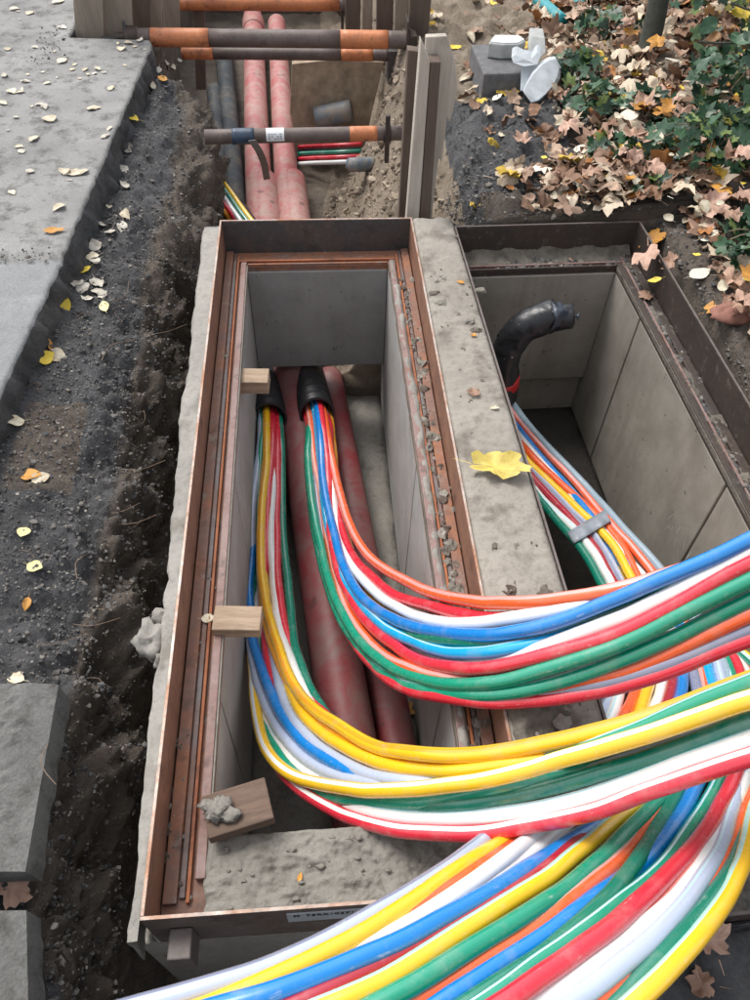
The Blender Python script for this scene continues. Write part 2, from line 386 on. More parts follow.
# ------------------------------------------------------------------ soil (one sheet following the trench)
# profile: 18 (x, z) points left to right, keyed along Y
PA = [(-4, -.09), (-.98, -.085), (-.84, -.10), (-.70, -.125), (-.60, -.17), (-.545, -.34), (-.51, -.62), (-.485, -.95), (-.44, -1.02), (0, -1.02), (.8, -1.02),
      (1.33, -1.0), (1.31, -.5), (1.295, -.08), (1.315, .004), (1.6, .05), (2.1, .15), (4, .4)]
PF = [(-4, -.09), (-.9, -.085), (-.72, -.09), (-.60, -.14), (-.52, -.22), (-.495, -.4), (-.48, -.7), (-.47, -.98), (-.44, -1.02), (0, -1.02), (.3, -1.02),
      (.40, -1.0), (.44, -.6), (.47, -.2), (.52, -.09), (.8, -.06), (1.6, .02), (4, .3)]
PB = [(-4, -.09), (-.98, -.085), (-.86, -.10), (-.72, -.10), (-.54, -.14), (-.455, -.32), (-.44, -.55), (-.43, -.77), (-.40, -.80), (-.2, -.80), (.02, -.79),
      (.12, -.74), (.25, -.52), (.40, -.32), (.50, -.24), (.66, .015), (1.2, .075), (4, .42)]
PC = [(-4, -.09), (-.98, -.085), (-.86, -.10), (-.74, -.10), (-.66, -.14), (-.58, -.25), (-.56, -.5), (-.55, -.77), (-.46, -.80), (-.2, -.80), (.05, -.79),
      (.16, -.72), (.25, -.5), (.40, -.22), (.52, -.06), (.72, .02), (1.2, .06), (4, .45)]
PD = [(-4, -.09), (-1.2, -.085), (-1.1, -.09), (-1.06, -.10), (-1.0, -.13), (-.97, -.3), (-.95, -.5), (-.93, -.77), (-.8, -.80), (-.2, -.80), (.1, -.80),
      (.35, -.78), (.42, -.5), (.45, -.2), (.5, .0), (.72, .03), (1.2, .06), (4, .45)]
PE = [(-4, -.09), (-1.2, -.085), (-1.1, -.08), (-1.06, -.08), (-1.0, -.08), (-.97, -.07), (-.9, -.07), (-.8, -.06), (-.6, -.05), (-.2, -.04), (.1, -.03),
      (.3, -.02), (.42, 0), (.45, 0), (.5, .0), (.72, .03), (1.2, .06), (4, .45)]
PB0 = [(x_, z_-.03 if i_ >= 15 and i_ < 17 else z_) for i_, (x_, z_) in enumerate(PB)]; PB0[14] = (.50, -.26)
KEYS = [(-1.6, PE), (-1.1, PE), (-.75, PF), (.24, PF), (.30, PA), (2.59, PA), (2.605, PB0), (2.95, PB), (3.7, PB), (4.15, PC), (4.45, PD), (7.6, PD), (7.7, PE), (8.6, PE)]
def profile(Y):
    ks = [k for k, _ in KEYS]; i = max(0, min(len(ks)-2, int(np.searchsorted(ks, Y, side='right'))-1))
    t = (Y-ks[i])/(ks[i+1]-ks[i]); t = max(0, min(1, t))
    return [(a[0]+(b[0]-a[0])*t, a[1]+(b[1]-a[1])*t) for a, b in zip(KEYS[i][1], KEYS[i+1][1])]
SEG = [10, 4, 9, 10, 16, 18, 14, 4, 6, 8, 10, 16, 14, 10, 16, 26, 18]
SEGCUM = sum(SEG)
rowsY = []
y = -1.6
while y < 8.6:
    rowsY.append(y); y += .012 if .2 < y < 2.8 else (.016 if 2.5 < y < 4.6 else .05)
    # finer where the camera is close
V, Fc, aB, aS, aH = [], [], [], [], []
nc = sum(SEG)+1
for Y in rowsY:
    p = profile(Y); row = []
    for i, n in enumerate(SEG):
        for k in range(n):
            t = k/n; row.append((p[i][0]+(p[i+1][0]-p[i][0])*t, p[i][1]+(p[i+1][1]-p[i][1])*t, i+t))
    row.append((*p[-1], 17.0))
    row = [(row[0])]+[((row[i-1][0]+row[i][0]*2+row[i+1][0])/4, (row[i-1][1]+row[i][1]*2+row[i+1][1])/4, row[i][2]) for i in range(1, len(row)-1)]+[row[-1]]
    for (x, z, q) in row:
        P = Vector((x, Y, z))
        face = max(0, 1-abs(q-5)/2.2); shoulder = max(0, 1-abs(q-3.4)/1.8)
        rt = 1 if q > 11 else 0
        a = .010+.072*face+.028*shoulder+.03*rt*max(0, 1-abs(q-13)/2.5)*(1 if Y > 2.66 or q > 14 else 0)
        if 8 <= q <= 11: a = .02
        if Y > 2.66 and 10 < q < 16: a = .045
        dd = a*(fbm(P, 7, 6, 1)*1.1+.55*fbm(P, 24, 4, 2))
        sharp = a*.9*abs(fbm(P, 5, 4, 5))
        dx = (dd+sharp*.4)*(.9*face+.5*rt*(1 if 10.5 < q < 14 else 0)); dz = dd*(1-.5*face)+.010*fbm(P, 45, 4, 3)+.02*max(0, fbm(P, 16, 3, 12))*(face+.6*shoulder)
        if Y > 2.66 and 3 < q < 6: dx += .03*fbm(P, 5, 3, 8)
        V.append((x+dx, Y+.4*dd*face, z+dz))
        s = 0.0; b = 0.0; h = 0.0
        if q < 4.6: b = max(0, 1-max(0, q-(3.5 if Y < 2.3 else 3.2))/.7)
        if 1.5 < q < 2.9 and 1.42 < Y < 1.78: b *= .25
        if Y > 2.61 and 8.5 < q < 13.9: s = 1.0 if q > 10 else .45
        if Y > 2.61 and 13.6 < q < 14.9: s = 1.0 if q < 14.6 and Y < 3.65 else .2; b = 0 if s > .5 else 1
        if Y > 3.65 and 13.5 < q < 16.25: s = 1.0; b = 0; h = 0
        if 14.8 <= q < 15.75 and 2.85-.25*(q-14.8) < Y < 3.6: b = 1.0; h = 0
        if q > 15.75 and s < .5: h = 1.0
        if q >= 14.5 and Y < 2.64: h = 1
        if q > 12 and Y < .3: b = 1; h = 0
        aB.append(b); aS.append(s); aH.append(h)
nr = len(rowsY)
for j in range(nr-1):
    for i in range(nc-1):
        Fc.append((j*nc+i, j*nc+i+1, (j+1)*nc+i+1, (j+1)*nc+i))
me = bpy.data.meshes.new('soil'); me.from_pydata(V, [], Fc); me.update()
for nm, arr in (('black', aB), ('sand', aS), ('humus', aH)):
    at_ = me.attributes.new(nm, 'FLOAT', 'POINT'); at_.data.foreach_set('value', arr)
me.polygons.foreach_set('use_smooth', [True]*len(me.polygons)); me.materials.append(SOIL)
soil = bpy.data.objects.new('soil', me); COL.objects.link(soil); tag(soil, kind='structure')
# wide ground around it
mb = MB(); S = 150
mb.add([(-S, -S, -.1), (S, -S, -.1), (S, -1.55, -.1), (-S, -1.55, -.1)], [(0, 1, 2, 3)])
mb.add([(-S, 8.55, -.1), (S, 8.55, -.1), (S, S, -.1), (-S, S, -.1)], [(0, 1, 2, 3)])
mb.add([(-S, -1.55, -.1), (-3.95, -1.55, -.1), (-3.95, 8.55, -.1), (-S, 8.55, -.1)], [(0, 1, 2, 3)])
mb.add([(3.97, -1.55, .38), (12, -1.55, .5), (12, 8.55, .6), (3.97, 8.55, .42)], [(0, 1, 2, 3)])
mb.add([(12, -1.55, .5), (S, -1.55, .5), (S, 8.55, .6), (12, 8.55, .6)], [(0, 1, 2, 3)])
mb.add([(3.97, -1.55, .38), (3.97, -1.55, -.1), (S, -1.55, -.1), (S, -1.55, .5), (12, -1.55, .5)], [(0, 1, 2, 3, 4)])
mb.add([(3.97, 8.55, .42), (12, 8.55, .6), (S, 8.55, .6), (S, 8.55, -.1), (3.97, 8.55, -.1)], [(0, 1, 2, 3, 4)])
tag(mb.build('ground', SOIL), kind='structure')

# ------------------------------------------------------------------ pavement
def edge_x(Y): return interp(Y, [-1.6, .8, 1.67, 2.32, 4.25, 4.33, 4.345, 8.5], [-1.0, -.985, -.914, -.87, -.787, -.80, -1.21, -1.23])
PZ = .02
mbp = MB(); rows = []; tile = []
ys = list(np.arange(.85, 4.33, .02))+list(np.arange(4.35, 5.2, .03))+list(np.arange(5.25, 8.4, .12)); xs = [0, .004, .012]+list(np.arange(.03, 1.3, .024))+[1.6, 2.2, 3.2]
for Y in ys:
    r_ = []
    for k, xo in enumerate(xs):
        x = edge_x(Y)-xo; t = 1.0 if Y < 2.36+.012*fbm((x, Y, 0), 8, 3) else 0.0
        z = PZ+(.004*fbm((x, Y, 0), 9, 5)+.0025*fbm((x, Y, 0), 40, 3))*(1-.75*t)-.004*t
        if abs(Y-2.362-.012*fbm((x, Y, 0), 8, 3)) < .014: z -= .012
        if t and (abs(Y-2.16) < .011 or abs(Y-1.97) < .011): z -= .007
        if k == 0: z -= .012; x += .006*fbm((x, Y, 3), 20, 4)
        if k == 1: z -= .003
        r_.append(len(mbp.v)); mbp.v.append((x, Y, z)); tile.append(t)
    rows.append(r_)
for a, b in zip(rows[:-1], rows[1:]):
    for i in range(len(xs)-1): mbp.f.append([a[i], b[i], b[i+1], a[i+1]]); mbp.uv.append(None)
ntop = len(mbp.f)
prev = [r_[0] for r_ in rows]
for k in range(1, 5):
    cur = []
    for Y, r_ in zip(ys, rows):
        x, _, z = mbp.v[r_[0]]; zz = z+(-.13-z)*k/4
        cur.append(len(mbp.v)); mbp.v.append((x+.012*k/4+.03*fbm((x, Y, zz), 16, 5), Y, zz)); tile.append(0)
    for i in range(len(ys)-1): mbp.f.append([prev[i], cur[i], cur[i+1], prev[i+1]]); mbp.uv.append(None)
    prev = cur
# ends
for r_, flip in ((rows[0], 1), (rows[-1], 0)):
    lo = []
    for i in r_:
        x, Y, z = mbp.v[i]; lo.append(len(mbp.v)); mbp.v.append((x, Y+(.01 if not flip else -.01), -.13)); tile.append(0)
    for i in range(len(r_)-1):
        f = [r_[i], r_[i+1], lo[i+1], lo[i]]; mbp.f.append(f if not flip else f[::-1]); mbp.uv.append(None)
# part beyond, left of the boards
o = mbp.build('pavement', ASPH, smooth=True); o.data.materials.append(SOIL)
for p_ in o.data.polygons:
    if p_.index >= ntop: p_.material_index = 1
for nm, v_ in (('black', .62), ('sand', 0.), ('humus', 0.)):
    at_ = o.data.attributes.new(nm, 'FLOAT', 'POINT'); at_.data.foreach_set('value', [v_]*len(o.data.vertices))
at_ = o.data.attributes.new('tile', 'FLOAT', 'POINT'); at_.data.foreach_set('value', tile); tag(o, kind='structure')
pave = o

# broken paving slabs near the camera
def slab_thing(label, P, th, seed, name='paving_slab'):
    e = empty(name, (0, 0, 0), 0, label, 'paving slab')
    c = sum((Vector(p) for p in P), Vector())/len(P); e.location = c
    mb = MB(); pts = [Vector(p)-c for p in P]
    # subdivided quad top with gritty surface, p0..p3 counter clockwise seen from above
    n = 26; vs = []
    for j in range(n+1):
        for i in range(n+1):
            u, v = i/n, j/n
            q = pts[0]*(1-u)*(1-v)+pts[1]*u*(1-v)+pts[2]*u*v+pts[3]*(1-u)*v
            edge = u > .86 and True
            q = q+Vector((0, 0, (.004*fbm(q, 12, 5, seed)+.006*fbm(q, 50, 4, seed+1))*(0.25 if edge else 1)-(0.018*max(0, (u-.86)/.14))))
            vs.append(q)
    fs = [(j*(n+1)+i, j*(n+1)+i+1, (j+1)*(n+1)+i+1, (j+1)*(n+1)+i) for j in range(n) for i in range(n)]
    ring = list(range(n+1))+[j*(n+1)+n for j in range(1, n+1)]+[n*(n+1)+i for i in range(n-1, -1, -1)]+[j*(n+1) for j in range(n-1, 0, -1)]
    base = len(vs)
    for r_ in ring: vs.append(vs[r_]+Vector((.008*fbm(vs[r_], 20, 3), .004, -th)))
    k = len(ring); fs += [(ring[a], base+a, base+(a+1) % k, ring[(a+1) % k]) for a in range(k)]
    fs.append(tuple(base+a for a in range(k-1, -1, -1)))
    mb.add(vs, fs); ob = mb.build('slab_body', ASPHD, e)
    a = ob.data.attributes.new('tile', 'FLOAT', 'POINT'); a.data.foreach_set('value', [0.0]*len(vs)); return e
z0 = .0
a, b = atz(56, 681, z0), atz(22, 869, z0)
slab_thing('dark broken paving slab with gritty top at the left edge, the larger nearer the leaf', [b+Vector((-.45, .0, 0)), b, a, a+Vector((-.42, .0, 0))], .085, 3)
a, b = atz(2, 902, -.02), atz(26, 1080, -.02); a = atz(23, 908, -.02)
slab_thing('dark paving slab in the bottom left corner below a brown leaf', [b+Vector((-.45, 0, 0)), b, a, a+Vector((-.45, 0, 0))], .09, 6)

# ------------------------------------------------------------------ concrete cable chambers
HX, HY = .357, 1.155
def chamber(loc, rz, label, right=False):
    e = empty('cable_chamber', loc, rz, label, 'cable chamber')
    mbw = WALL2 if right else WALL
    xl, xr = (-.268, .262) if not right else (-.338, .262)
    yn, yf = -HY+.165, HY-.125
    joints = [(-HY, -.665), (-.665, .02), (.02, HY-.02)] if not right else [(-HY, -.83), (-.83, -.045), (-.045, .745), (.745, HY-.02)]
    for sx, x in ((-1, xl), (1, xr)):
        mb = MB(); o_ = .0
        for (a, b) in joints:
            x0, x1 = (x-.08, x) if sx < 0 else (x, x+.08)
            mb.box(x0, x1, a+.0045, b-.0045, -.87, -.142)
        x0, x1 = (x-.095, x-.03) if sx < 0 else (x+.03, x+.095)
        mb.box(x0, x1, -HY+.001, HY-.021, -.86, -.145)
        mb.build('wall', mbw, e, bevel=.004)
    mb = MB(); mb.box(xl+.001, xr-.001, yf, yf+.09, -.60 if not right else -.66, -.142)
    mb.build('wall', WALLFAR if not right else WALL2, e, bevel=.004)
    if right:
        mb = MB(); mb.box(xl+.001, xr-.001, yf+.03, yf+.1, -.865, -.672); mb.build('wall', WALL2, e, bevel=.003)
    mb = MB(); mb.box(xl+.001, xr-.001, yn-.16, yn-.02, -.87, -.20); mb.build('wall', WALL, e, bevel=.003)
    mb = slab_mesh(xl, xr, -HY+.02, HY+.1, -.93, -.865, .03, .012, 12); mb.build('floor', MORTARW if not right else MUDSHADE, e, smooth=True)
    # upstand plates of the steel frame
    t = .007
    def plate(x0, x1, y0, y1, z0, mat):
        mb = MB(); mb.box(x0, x1, y0, y1, z0, -.0025); o = mb.build('frame_plate', mat, e, bevel=.0015)
        ed = MB(); g_ = .0006
        n = 60; L = (y1-y0) if (y1-y0) > (x1-x0) else (x1-x0); ver = (y1-y0) > (x1-x0)
        ed.box(x0+g_, x1-g_, y0+g_, y1-g_, -.004, 0.0)
        eo = ed.build('plate_edge', EDGE if not right else PLATEN, o)
        return o
    P1, P2 = (PLATEB, PLATE) if not right else (PLATE2, PLATE2)
    plate(-HX, -HX+t, -HY+t, HY-t, -.155, P1); plate(HX-t, HX, -HY+t, HY-t, -.155, P1)
    plate(-HX, HX, HY-t, HY, -.155, P2); plate(-HX, HX, -HY, -HY+t, -.195, PLATEN if not right else PLATE2)
    # ledge angles: horizontal leg, upright lip and a thin rail
    def ledge(side):
        mb = MB()
        if side in 'LR':
            sx = -1 if side == 'L' else 1
            X = lambda a, b: (sx*a, sx*b) if sx > 0 else (sx*b, sx*a)
            a, b = X(.262, HX-t-.001); mb.box(a, b, -HY+t+.001, HY-t-.001, -.1425, -.132)
            o = mb.build('ledge_angle', RUST if not right else PLATE2, e, bevel=.0015)
            mr = MB(); a, b = X(.266, .286); mr.box(a, b, -HY+.09, HY-.10, -.131, -.113); mr.build('inner_bar', RUSTP if not right else PLATE2, o, bevel=.002)
            mr = MB(); a, b = X(.3045, .316); mr.box(a, b, -HY+.06, HY-.02, -.131, -.124); mr.build('flat_bar', RUSTB if not right else PLATE2, o, bevel=.0015)
            mr = MB(); a, b = X(.319, HX-t-.004); mr.box(a, b, -HY+.05, HY-.015, -.131, -.119); mr.build('outer_bar', RUST if not right else PLATE2, o, bevel=.002)
            mr = MB(); a, b = X(.2945, .3015); mr.box(a, b, -HY+.05, HY-.05, -.131, -.119); mr.build('rail', RUSTO if not right else RUSTP, o, bevel=.001)
            ms = MB(); a, b = X(.262, .2655); ms.box(a, b, -HY+.12, HY-.12, -.131, -.117); ms.build('rail', MORTARW if side == 'L' else MUD, o)
        else:
            lx_ = -.262 if not right else -.348
            mb.box(lx_, .262, HY-.118, HY-t-.001, -.1428, -.1325)
            mb.box(lx_, .262, HY-.118, HY-.110, -.131, -.113)
            o = mb.build('ledge_angle', RUST if not right else PLATE2, e, bevel=.0015)
            mr = MB(); mr.box(-.30, .29, HY-.088, HY-.080, -.131, -.118); mr.build('rail', RUSTO if not right else RUSTP, o, bevel=.001)
    for sd in ('LRF' if not right else 'RF'): ledge(sd)
    # mortar bed on the near ledge
    mb = slab_mesh(-.262, .262, -HY+t+.002, -HY+.168, -.21, -.112, .0035, .006, 21, .010)
    for i_, v_ in enumerate(mb.v):
        if v_[2] > -.13:
            q_ = fbm((v_[0]*.6, v_[1]*1.6, 0), 26, 5, 17); q2_ = fbm((v_[0], v_[1], 0), 60, 4, 18)
            mb.v[i_] = (v_[0], v_[1], v_[2]+.016*max(0, q_-.12)-.008*max(0, -q_-.2)-.008*max(0, q2_-.22))
    mbed = mb.build('mortar_bed', MORTARW, e, smooth=True)
    if not right:
        mc_ = MB()
        for i_ in range(26): lump(mc_, (random.uniform(-.25, .25), -HY+random.uniform(.02, .16), -.108), random.choice([.0025, .004, .006]), i_, (1.4, .9, .6), 2, .9)
        mbc = mc_.build('mortar_crumbs', MORTARW, e, smooth=True); tag(mbc, kind='stuff')
    # hanging lug below the near plate
    if not right:
        mb = MB(); mb.box(-.318, -.276, -HY-.052, -HY-.001, -.16, -.072); mb.build('lug', PLATEN, e, bevel=.003)
        mb = MB(); mb.box(-.40, .37, -HY+.0, -HY+.14, -.90, -.198); mb.build('wall', MORTARW, e, bevel=.004)
    return e
chL = chamber((.004, 1.470, 0), R(.0), 'open concrete cable chamber with red pipes and two black ducts, left of the mortar beam')
chR = chamber((.899, 1.415, .0), R(1.5), 'open concrete cable chamber with brown stained walls, right of the mortar beam', True)
# mortar haunch along the outside of the left frame (a part of that chamber, local coordinates)
mb = MB(); n = 230; ring = 10; vs = []
for j in range(n+1):
    y_ = -HY-.03+(2*HY+.0)*j/n
    wv = .016*max(0, fbm((0, y_, 0), 3.2, 5, 2))*interp(y_, [-1.15, -.95], [0, 1])+.004*fbm((0, y_, 1), 14, 4, 3)+interp(y_, [-1.1, -.7, -.3, 0, .6, 1.1], [.020, .026, .040, .050, .058, .066])
    for k in range(ring+1):
        t = k/ring
        x_ = -HX-.001-wv*min(1, t*1.6) if t < .62 else -HX-.001-wv*(1+.15*(t-.62))
        z_ = -.006-.012*t if t < .5 else -.012-.42*(t-.5)**1.3
        q = fbm((x_, y_, z_), 17, 5, 5)
        vs.append((x_+.006*q*(t > .3), y_, z_+.006*q*(t > 0)))
fs = [(j*(ring+1)+k, (j+1)*(ring+1)+k, (j+1)*(ring+1)+k+1, j*(ring+1)+k+1) for j in range(n) for k in range(ring)]
fs += [tuple(range(ring, -1, -1)), tuple(n*(ring+1)+k for k in range(ring+1))]
mb.add(vs, fs); mb.build('mortar_haunch', MORTARL, chL, smooth=True)
mb = MB(); mb.box(-HX-.026, -HX-.002, -HY+.01, HY-.03, -.9, -.2); mb.build('wall', MORTARW, chL)
mb = MB()
pl = atz(157, 640, -.05)-chL.location; lump(mb, pl+Vector((-.012, 0, .0)), .036, 4, (1.0, 1.2, 1.1), 3, .7); lump(mb, pl+Vector((.012, .055, .01)), .024, 8, (1.1, .9, .8), 3, .7)
lump(mb, pl+Vector((.022, -.05, 0)), .02, 9, (1, 1.3, 1), 3, .7)
mb.build('mortar_lump', MORTARL, chL, smooth=True)
# mortar smeared on the right ledge of the left chamber
mb = MB(); n = 150
vs = []
for j in range(n+1):
    y_ = -HY+.15+(2*HY-.26)*j/n
    for k in range(9):
        t = k/8; w_ = interp(y_, [-1, 0, .9, 1.0], [.032, .036, .036, .030])+.006*fbm((0, y_, 5), 6, 4, 2)
        x_ = .2625+w_*t+.004*fbm((0, y_, t), 9, 3); z_ = -.128+.016*math.sin(math.pi*min(1, t*1.0))**.7+.010*fbm((x_, y_, 0), 22, 5, 3)
        if k in (0, 8): z_ = -.134
        vs.append((x_, y_, z_))
mb.add(vs, [(j*9+k, j*9+k+1, (j+1)*9+k+1, (j+1)*9+k) for j in range(n) for k in range(8)])
mb.build('mortar_smear', MORTARL, chL, smooth=True)
mb = MB()
for i in range(330):
    y_ = random.uniform(-1.1, .95); x_ = .318+random.gauss(0, .013); r_ = random.choice([.004, .005, .006, .008, .012]) 
    lump(mb, (min(.345, max(.28, x_)), y_, -.124), r_*random.uniform(.7, 1.3), i, (1, 1.3, .8), 1 if r_ < .01 else 2, .7)
tag(mb.build('mortar_crumbs', CRUMBM, chL), kind='stuff')
mb = MB()
for i in range(90):
    y_ = random.uniform(-1.1, 1.0); lump(mb, (random.uniform(-.345, -.275), y_, -.125), random.choice([.002, .003, .004, .006]), i, (1, 1.2, .7), 1, .6)
for i in range(50):
    lump(mb, (random.gauss(-.338, .006), random.uniform(-1.12, -.75), -.125), random.choice([.004, .006, .008]), i, (1, 1.2, .9), 1, .7)
tag(mb.build('mortar_crumbs', CRUMBM, chL), kind='stuff')
mb = MB()
for i in range(620):
    s_ = random.random()
    if s_ < .45: p = (random.uniform(-.26, .34), HY-random.uniform(.012, .10), -.126)
    else: p = (random.uniform(.285, .345), random.uniform(-.3, 1.1), -.126)
    lump(mb, p, random.choice([.004, .006, .008, .011]), i, (1, 1.2, .7), 1, .7)
tag(mb.build('soil_crumbs', CRUMB, chR), kind='stuff')
mb = MB(); n = 120; vs = []
for j in range(n+1):
    y_ = -.6+1.72*j/n
    for k in range(8):
        t = k/7; x_ = .282+.064*t; z_ = -.127+.016*max(-.4, fbm((x_, y_, 0), 14, 5, 41)+.12)+.004*fbm((x_, y_, 0), 60, 3)
        vs.append((x_, y_, z_ if 0 < k else -.133))
mb.add(vs, [(j*8+k, j*8+k+1, (j+1)*8+k+1, (j+1)*8+k) for j in range(n) for k in range(7)])
mb.build('mud_smear', MUD, chR, smooth=True)
mb = MB(); n = 100; vs = []
for j in range(n+1):
    x_ = -.34+.68*j/n
    for k in range(8):
        t = k/7; y_ = HY-.085+.076*t; z_ = -.127+.03*t*t+.014*fbm((x_, y_, 0), 14, 5, 43)+.004*fbm((x_, y_, 0), 60, 3)
        vs.append((x_, y_, z_ if k else -.133))
mb.add(vs, [(j*8+k, (j+1)*8+k, (j+1)*8+k+1, j*8+k+1) for j in range(n) for k in range(7)])
mb.build('mud_smear', MUD, chR, smooth=True)
# label plate with its numbers on the near plate
pA, pB = atY(288, 920, .313), atY(372, 936, .313)
lp = MB(); x0, x1 = pA.x-chL.location.x, pA.x-chL.location.x+.145
lp.box(x0, x1, -HY-.003, -HY-.0005, -.082, -.022); lpo = lp.build('label_plate', LABELG, chL)
def text_mesh(s, size, loc, rot, mat, parent, name='lettering'):
    cu = bpy.data.curves.new(name, 'FONT'); cu.body = s; cu.size = size; cu.extrude = .0004
    to = bpy.data.objects.new(name, cu); COL.objects.link(to)
    bpy.context.view_layer.update()
    me = bpy.data.meshes.new_from_object(to.evaluated_get(bpy.context.evaluated_depsgraph_get()))
    bpy.data.objects.remove(to); me.materials.clear(); me.materials.append(mat)
    o = bpy.data.objects.new(name, me); COL.objects.link(o); o.location = loc; o.rotation_euler = rot; o.parent = parent; return o
text_mesh('75RR10371', .019, (x0+.034, -HY-.0036, -.042), (R(90), 0, 0), INK, lpo)
ib = MB()
ib.box(x0+.012, x0+.0155, -HY-.0038, -HY-.0031, -.042, -.028); ib.box(x0+.0195, x0+.023, -HY-.0038, -HY-.0031, -.042, -.028); ib.box(x0+.0155, x0+.0195, -HY-.0038, -HY-.0031, -.037, -.031)
ib.build('emblem', INK, lpo)

CHALK = m_plain('pale chalk', (.5, .5, .49, 1), .9)
# chalk-like scratches on the right chamber's right wall
mb = MB(); rr = random.Random(3)
for i in range(26):
    t = i/25; y_ = .12-.55*t+rr.uniform(-.02, .02); z_ = -.50-.02*t+rr.uniform(-.03, .03)
    a = rr.uniform(-.9, .9); L = rr.uniform(.012, .04); dy, dz = math.sin(a)*L, math.cos(a)*L
    mb = MB(); mb.add([(.2605, y_, z_), (.2605, y_+.003, z_), (.2605, y_+.003+dy, z_+dz), (.2605, y_+dy, z_+dz)], [(0, 1, 2, 3)])
    mb.build('chalk_mark', CHALK, chR)

# concrete beam between the two frames
mb = MB(); nY = 300; nX = 16; vs = []
for j in range(nY+1):
    Y = .32+2.3*j/nY
    xl_ = .3625; xr_ = chR.location.x-HX*math.cos(R(1.5))-(Y-chR.location.y)*math.sin(R(1.5))-.002
    mud = interp(Y, [.3, .72, .9], [1, .8, 0])
    for i in range(nX+1):
        t = i/nX; x_ = xl_+(xr_-xl_)*t
        q = fbm((x_, Y, 0), 11, 6, 2)
        z_ = .001+.0045*q+.0022*fbm((x_, Y, 0), 50, 4, 4)-.006*max(0, fbm((x_, Y, 0), 26, 4, 14)-.12)+mud*(.012*fbm((x_, Y, 0), 20, 5, 7)-.012)+.006*math.sin(math.pi*t)
        if i in (0, nX): z_ = -.003-.003*abs(q)
        if j == nY: z_ -= .004
        vs.append((x_, Y, z_))
base = len(vs)
fs = [(j*(nX+1)+i, j*(nX+1)+i+1, (j+1)*(nX+1)+i+1, (j+1)*(nX+1)+i) for j in range(nY) for i in range(nX)]
ring = [i for i in range(nX+1)]+[j*(nX+1)+nX for j in range(1, nY+1)]+[nY*(nX+1)+i for i in range(nX-1, -1, -1)]+[j*(nX+1) for j in range(nY-1, 0, -1)]
for r_ in ring: vs.append((vs[r_][0], vs[r_][1], -.9))
k = len(ring); fs += [(ring[a], base+a, base+(a+1) % k, ring[(a+1) % k]) for a in range(k)]
mb.add(vs, fs)
bo = empty('concrete_beam', (0, 0, 0), 0, 'long grey mortar beam between the two chamber frames', 'concrete beam')
beam = mb.build('beam_body', MORTAR, bo, smooth=True)
m2 = slab_mesh(.366, .538, .33, .86, -.01, .012, .006, .03, 31, .01); m2.build('mud_patch', MUD, bo, smooth=True)
mb = MB()
for i in range(150):
    Y = random.uniform(.6, 2.5); mudy = Y < .95
    if not mudy and random.random() < .35: continue
    lump(mb, (random.uniform(.385, .515), Y, .002), random.choice([.002, .003, .004, .006, .009 if not mudy else .016]), i, (1, 1.3, .6), 2, .8)
for p in ((435, 293), (441, 303), (470, 322), (476, 330), (480, 290)):
    c = atz(*p, .006); lump(mb, c, .014, hash(p) % 50, (1.3, .8, .5), 2, .8)
tag(mb.build('mortar_crumbs', CRUMBM, bo), kind='stuff')

# ------------------------------------------------------------------ pipes in the trench
def pipe_thing(name, label, cat, pts, r, mat, collars=(), group=None, collar_r=1.12):
    pts = [Vector(p) for p in pts]; e = empty(name, pts[0], 0, label, cat, group)
    P = [p-pts[0] for p in catmull(pts, .04)]
    mb = MB(); mb.sweep(P, r, 28); mb.build('pipe_body', mat, e, smooth=True)
    T = (P[-1]-P[0])
    for (t0, t1) in collars:
        mc = MB(); a = P[0]+T*t0; b = P[0]+T*t1; n = 8
        mc.sweep([a+(b-a)*k/n for k in range(n+1)], lambda k: r*collar_r if 0 < k < n else r*(collar_r-.05), 28)
        mc.build('pipe_socket', mat, e, smooth=True)
    return e
PZc = -.705
def pxline(x1, Y1, x2, Y2): return [(x1+(x2-x1)*t, Y1+(Y2-Y1)*t, PZc) for t in (0, 1)]
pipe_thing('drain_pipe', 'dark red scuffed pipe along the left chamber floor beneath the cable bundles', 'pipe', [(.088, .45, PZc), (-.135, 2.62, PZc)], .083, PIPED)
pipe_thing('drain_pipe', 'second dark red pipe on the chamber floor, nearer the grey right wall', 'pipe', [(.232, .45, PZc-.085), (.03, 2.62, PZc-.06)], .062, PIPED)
a, b = atz(260, 212, -.62), atz(252, 6, -.62)
pipe_thing('drain_pipe', 'pink red pipe in the far trench with a mud-covered socket, left of its twin', 'pipe', [a+Vector((.09, -1.1, -.08)), a+Vector((0, 0, -.08)), b+Vector((0, 0, -.08))], .076, PIPE, [(.10, .372), (.93, .98)])
a, b = atz(290, 212, -.62), atz(276, 12, -.62)
pipe_thing('drain_pipe', 'pink red pipe in the far trench, the right one of the pair', 'pipe', [a+Vector((.09, -1.1, -.08)), a+Vector((0, 0, -.08)), b+Vector((0, 0, -.08))], .069, PIPE, [(.10, .390)], None, 1.09)
pipe_thing('service_pipe', 'dirty black pipe in the far trench beside the pink red pipe', 'pipe', [atz(236, 214, -.72), atz(226, 80, -.72), atz(222, 40, -.74)], .062, BLACKP)
pipe_thing('service_pipe', 'dirty black pipe against the earth wall of the far trench', 'pipe', [atz(222, 196, -.7), atz(214, 90, -.7)], .05, BLACKP)
a = atz(333, 116, -.5)
pipe_thing('pipe_stub', 'short blue grey pipe stub poking out of the sand behind the trench prop', 'pipe', [a+Vector((-.10, .02, -.02)), a+Vector((.11, .0, .03))], .062, BLUEPVC)
a = atz(355, 166, -.42)
pipe_thing('pipe_stub', 'small blue grey pipe end stuck in the sandy slope before the chamber', 'pipe', [a+Vector((-.03, -.03, .02)), a+Vector((.12, .06, -.02))], .035, BLUEPVC)
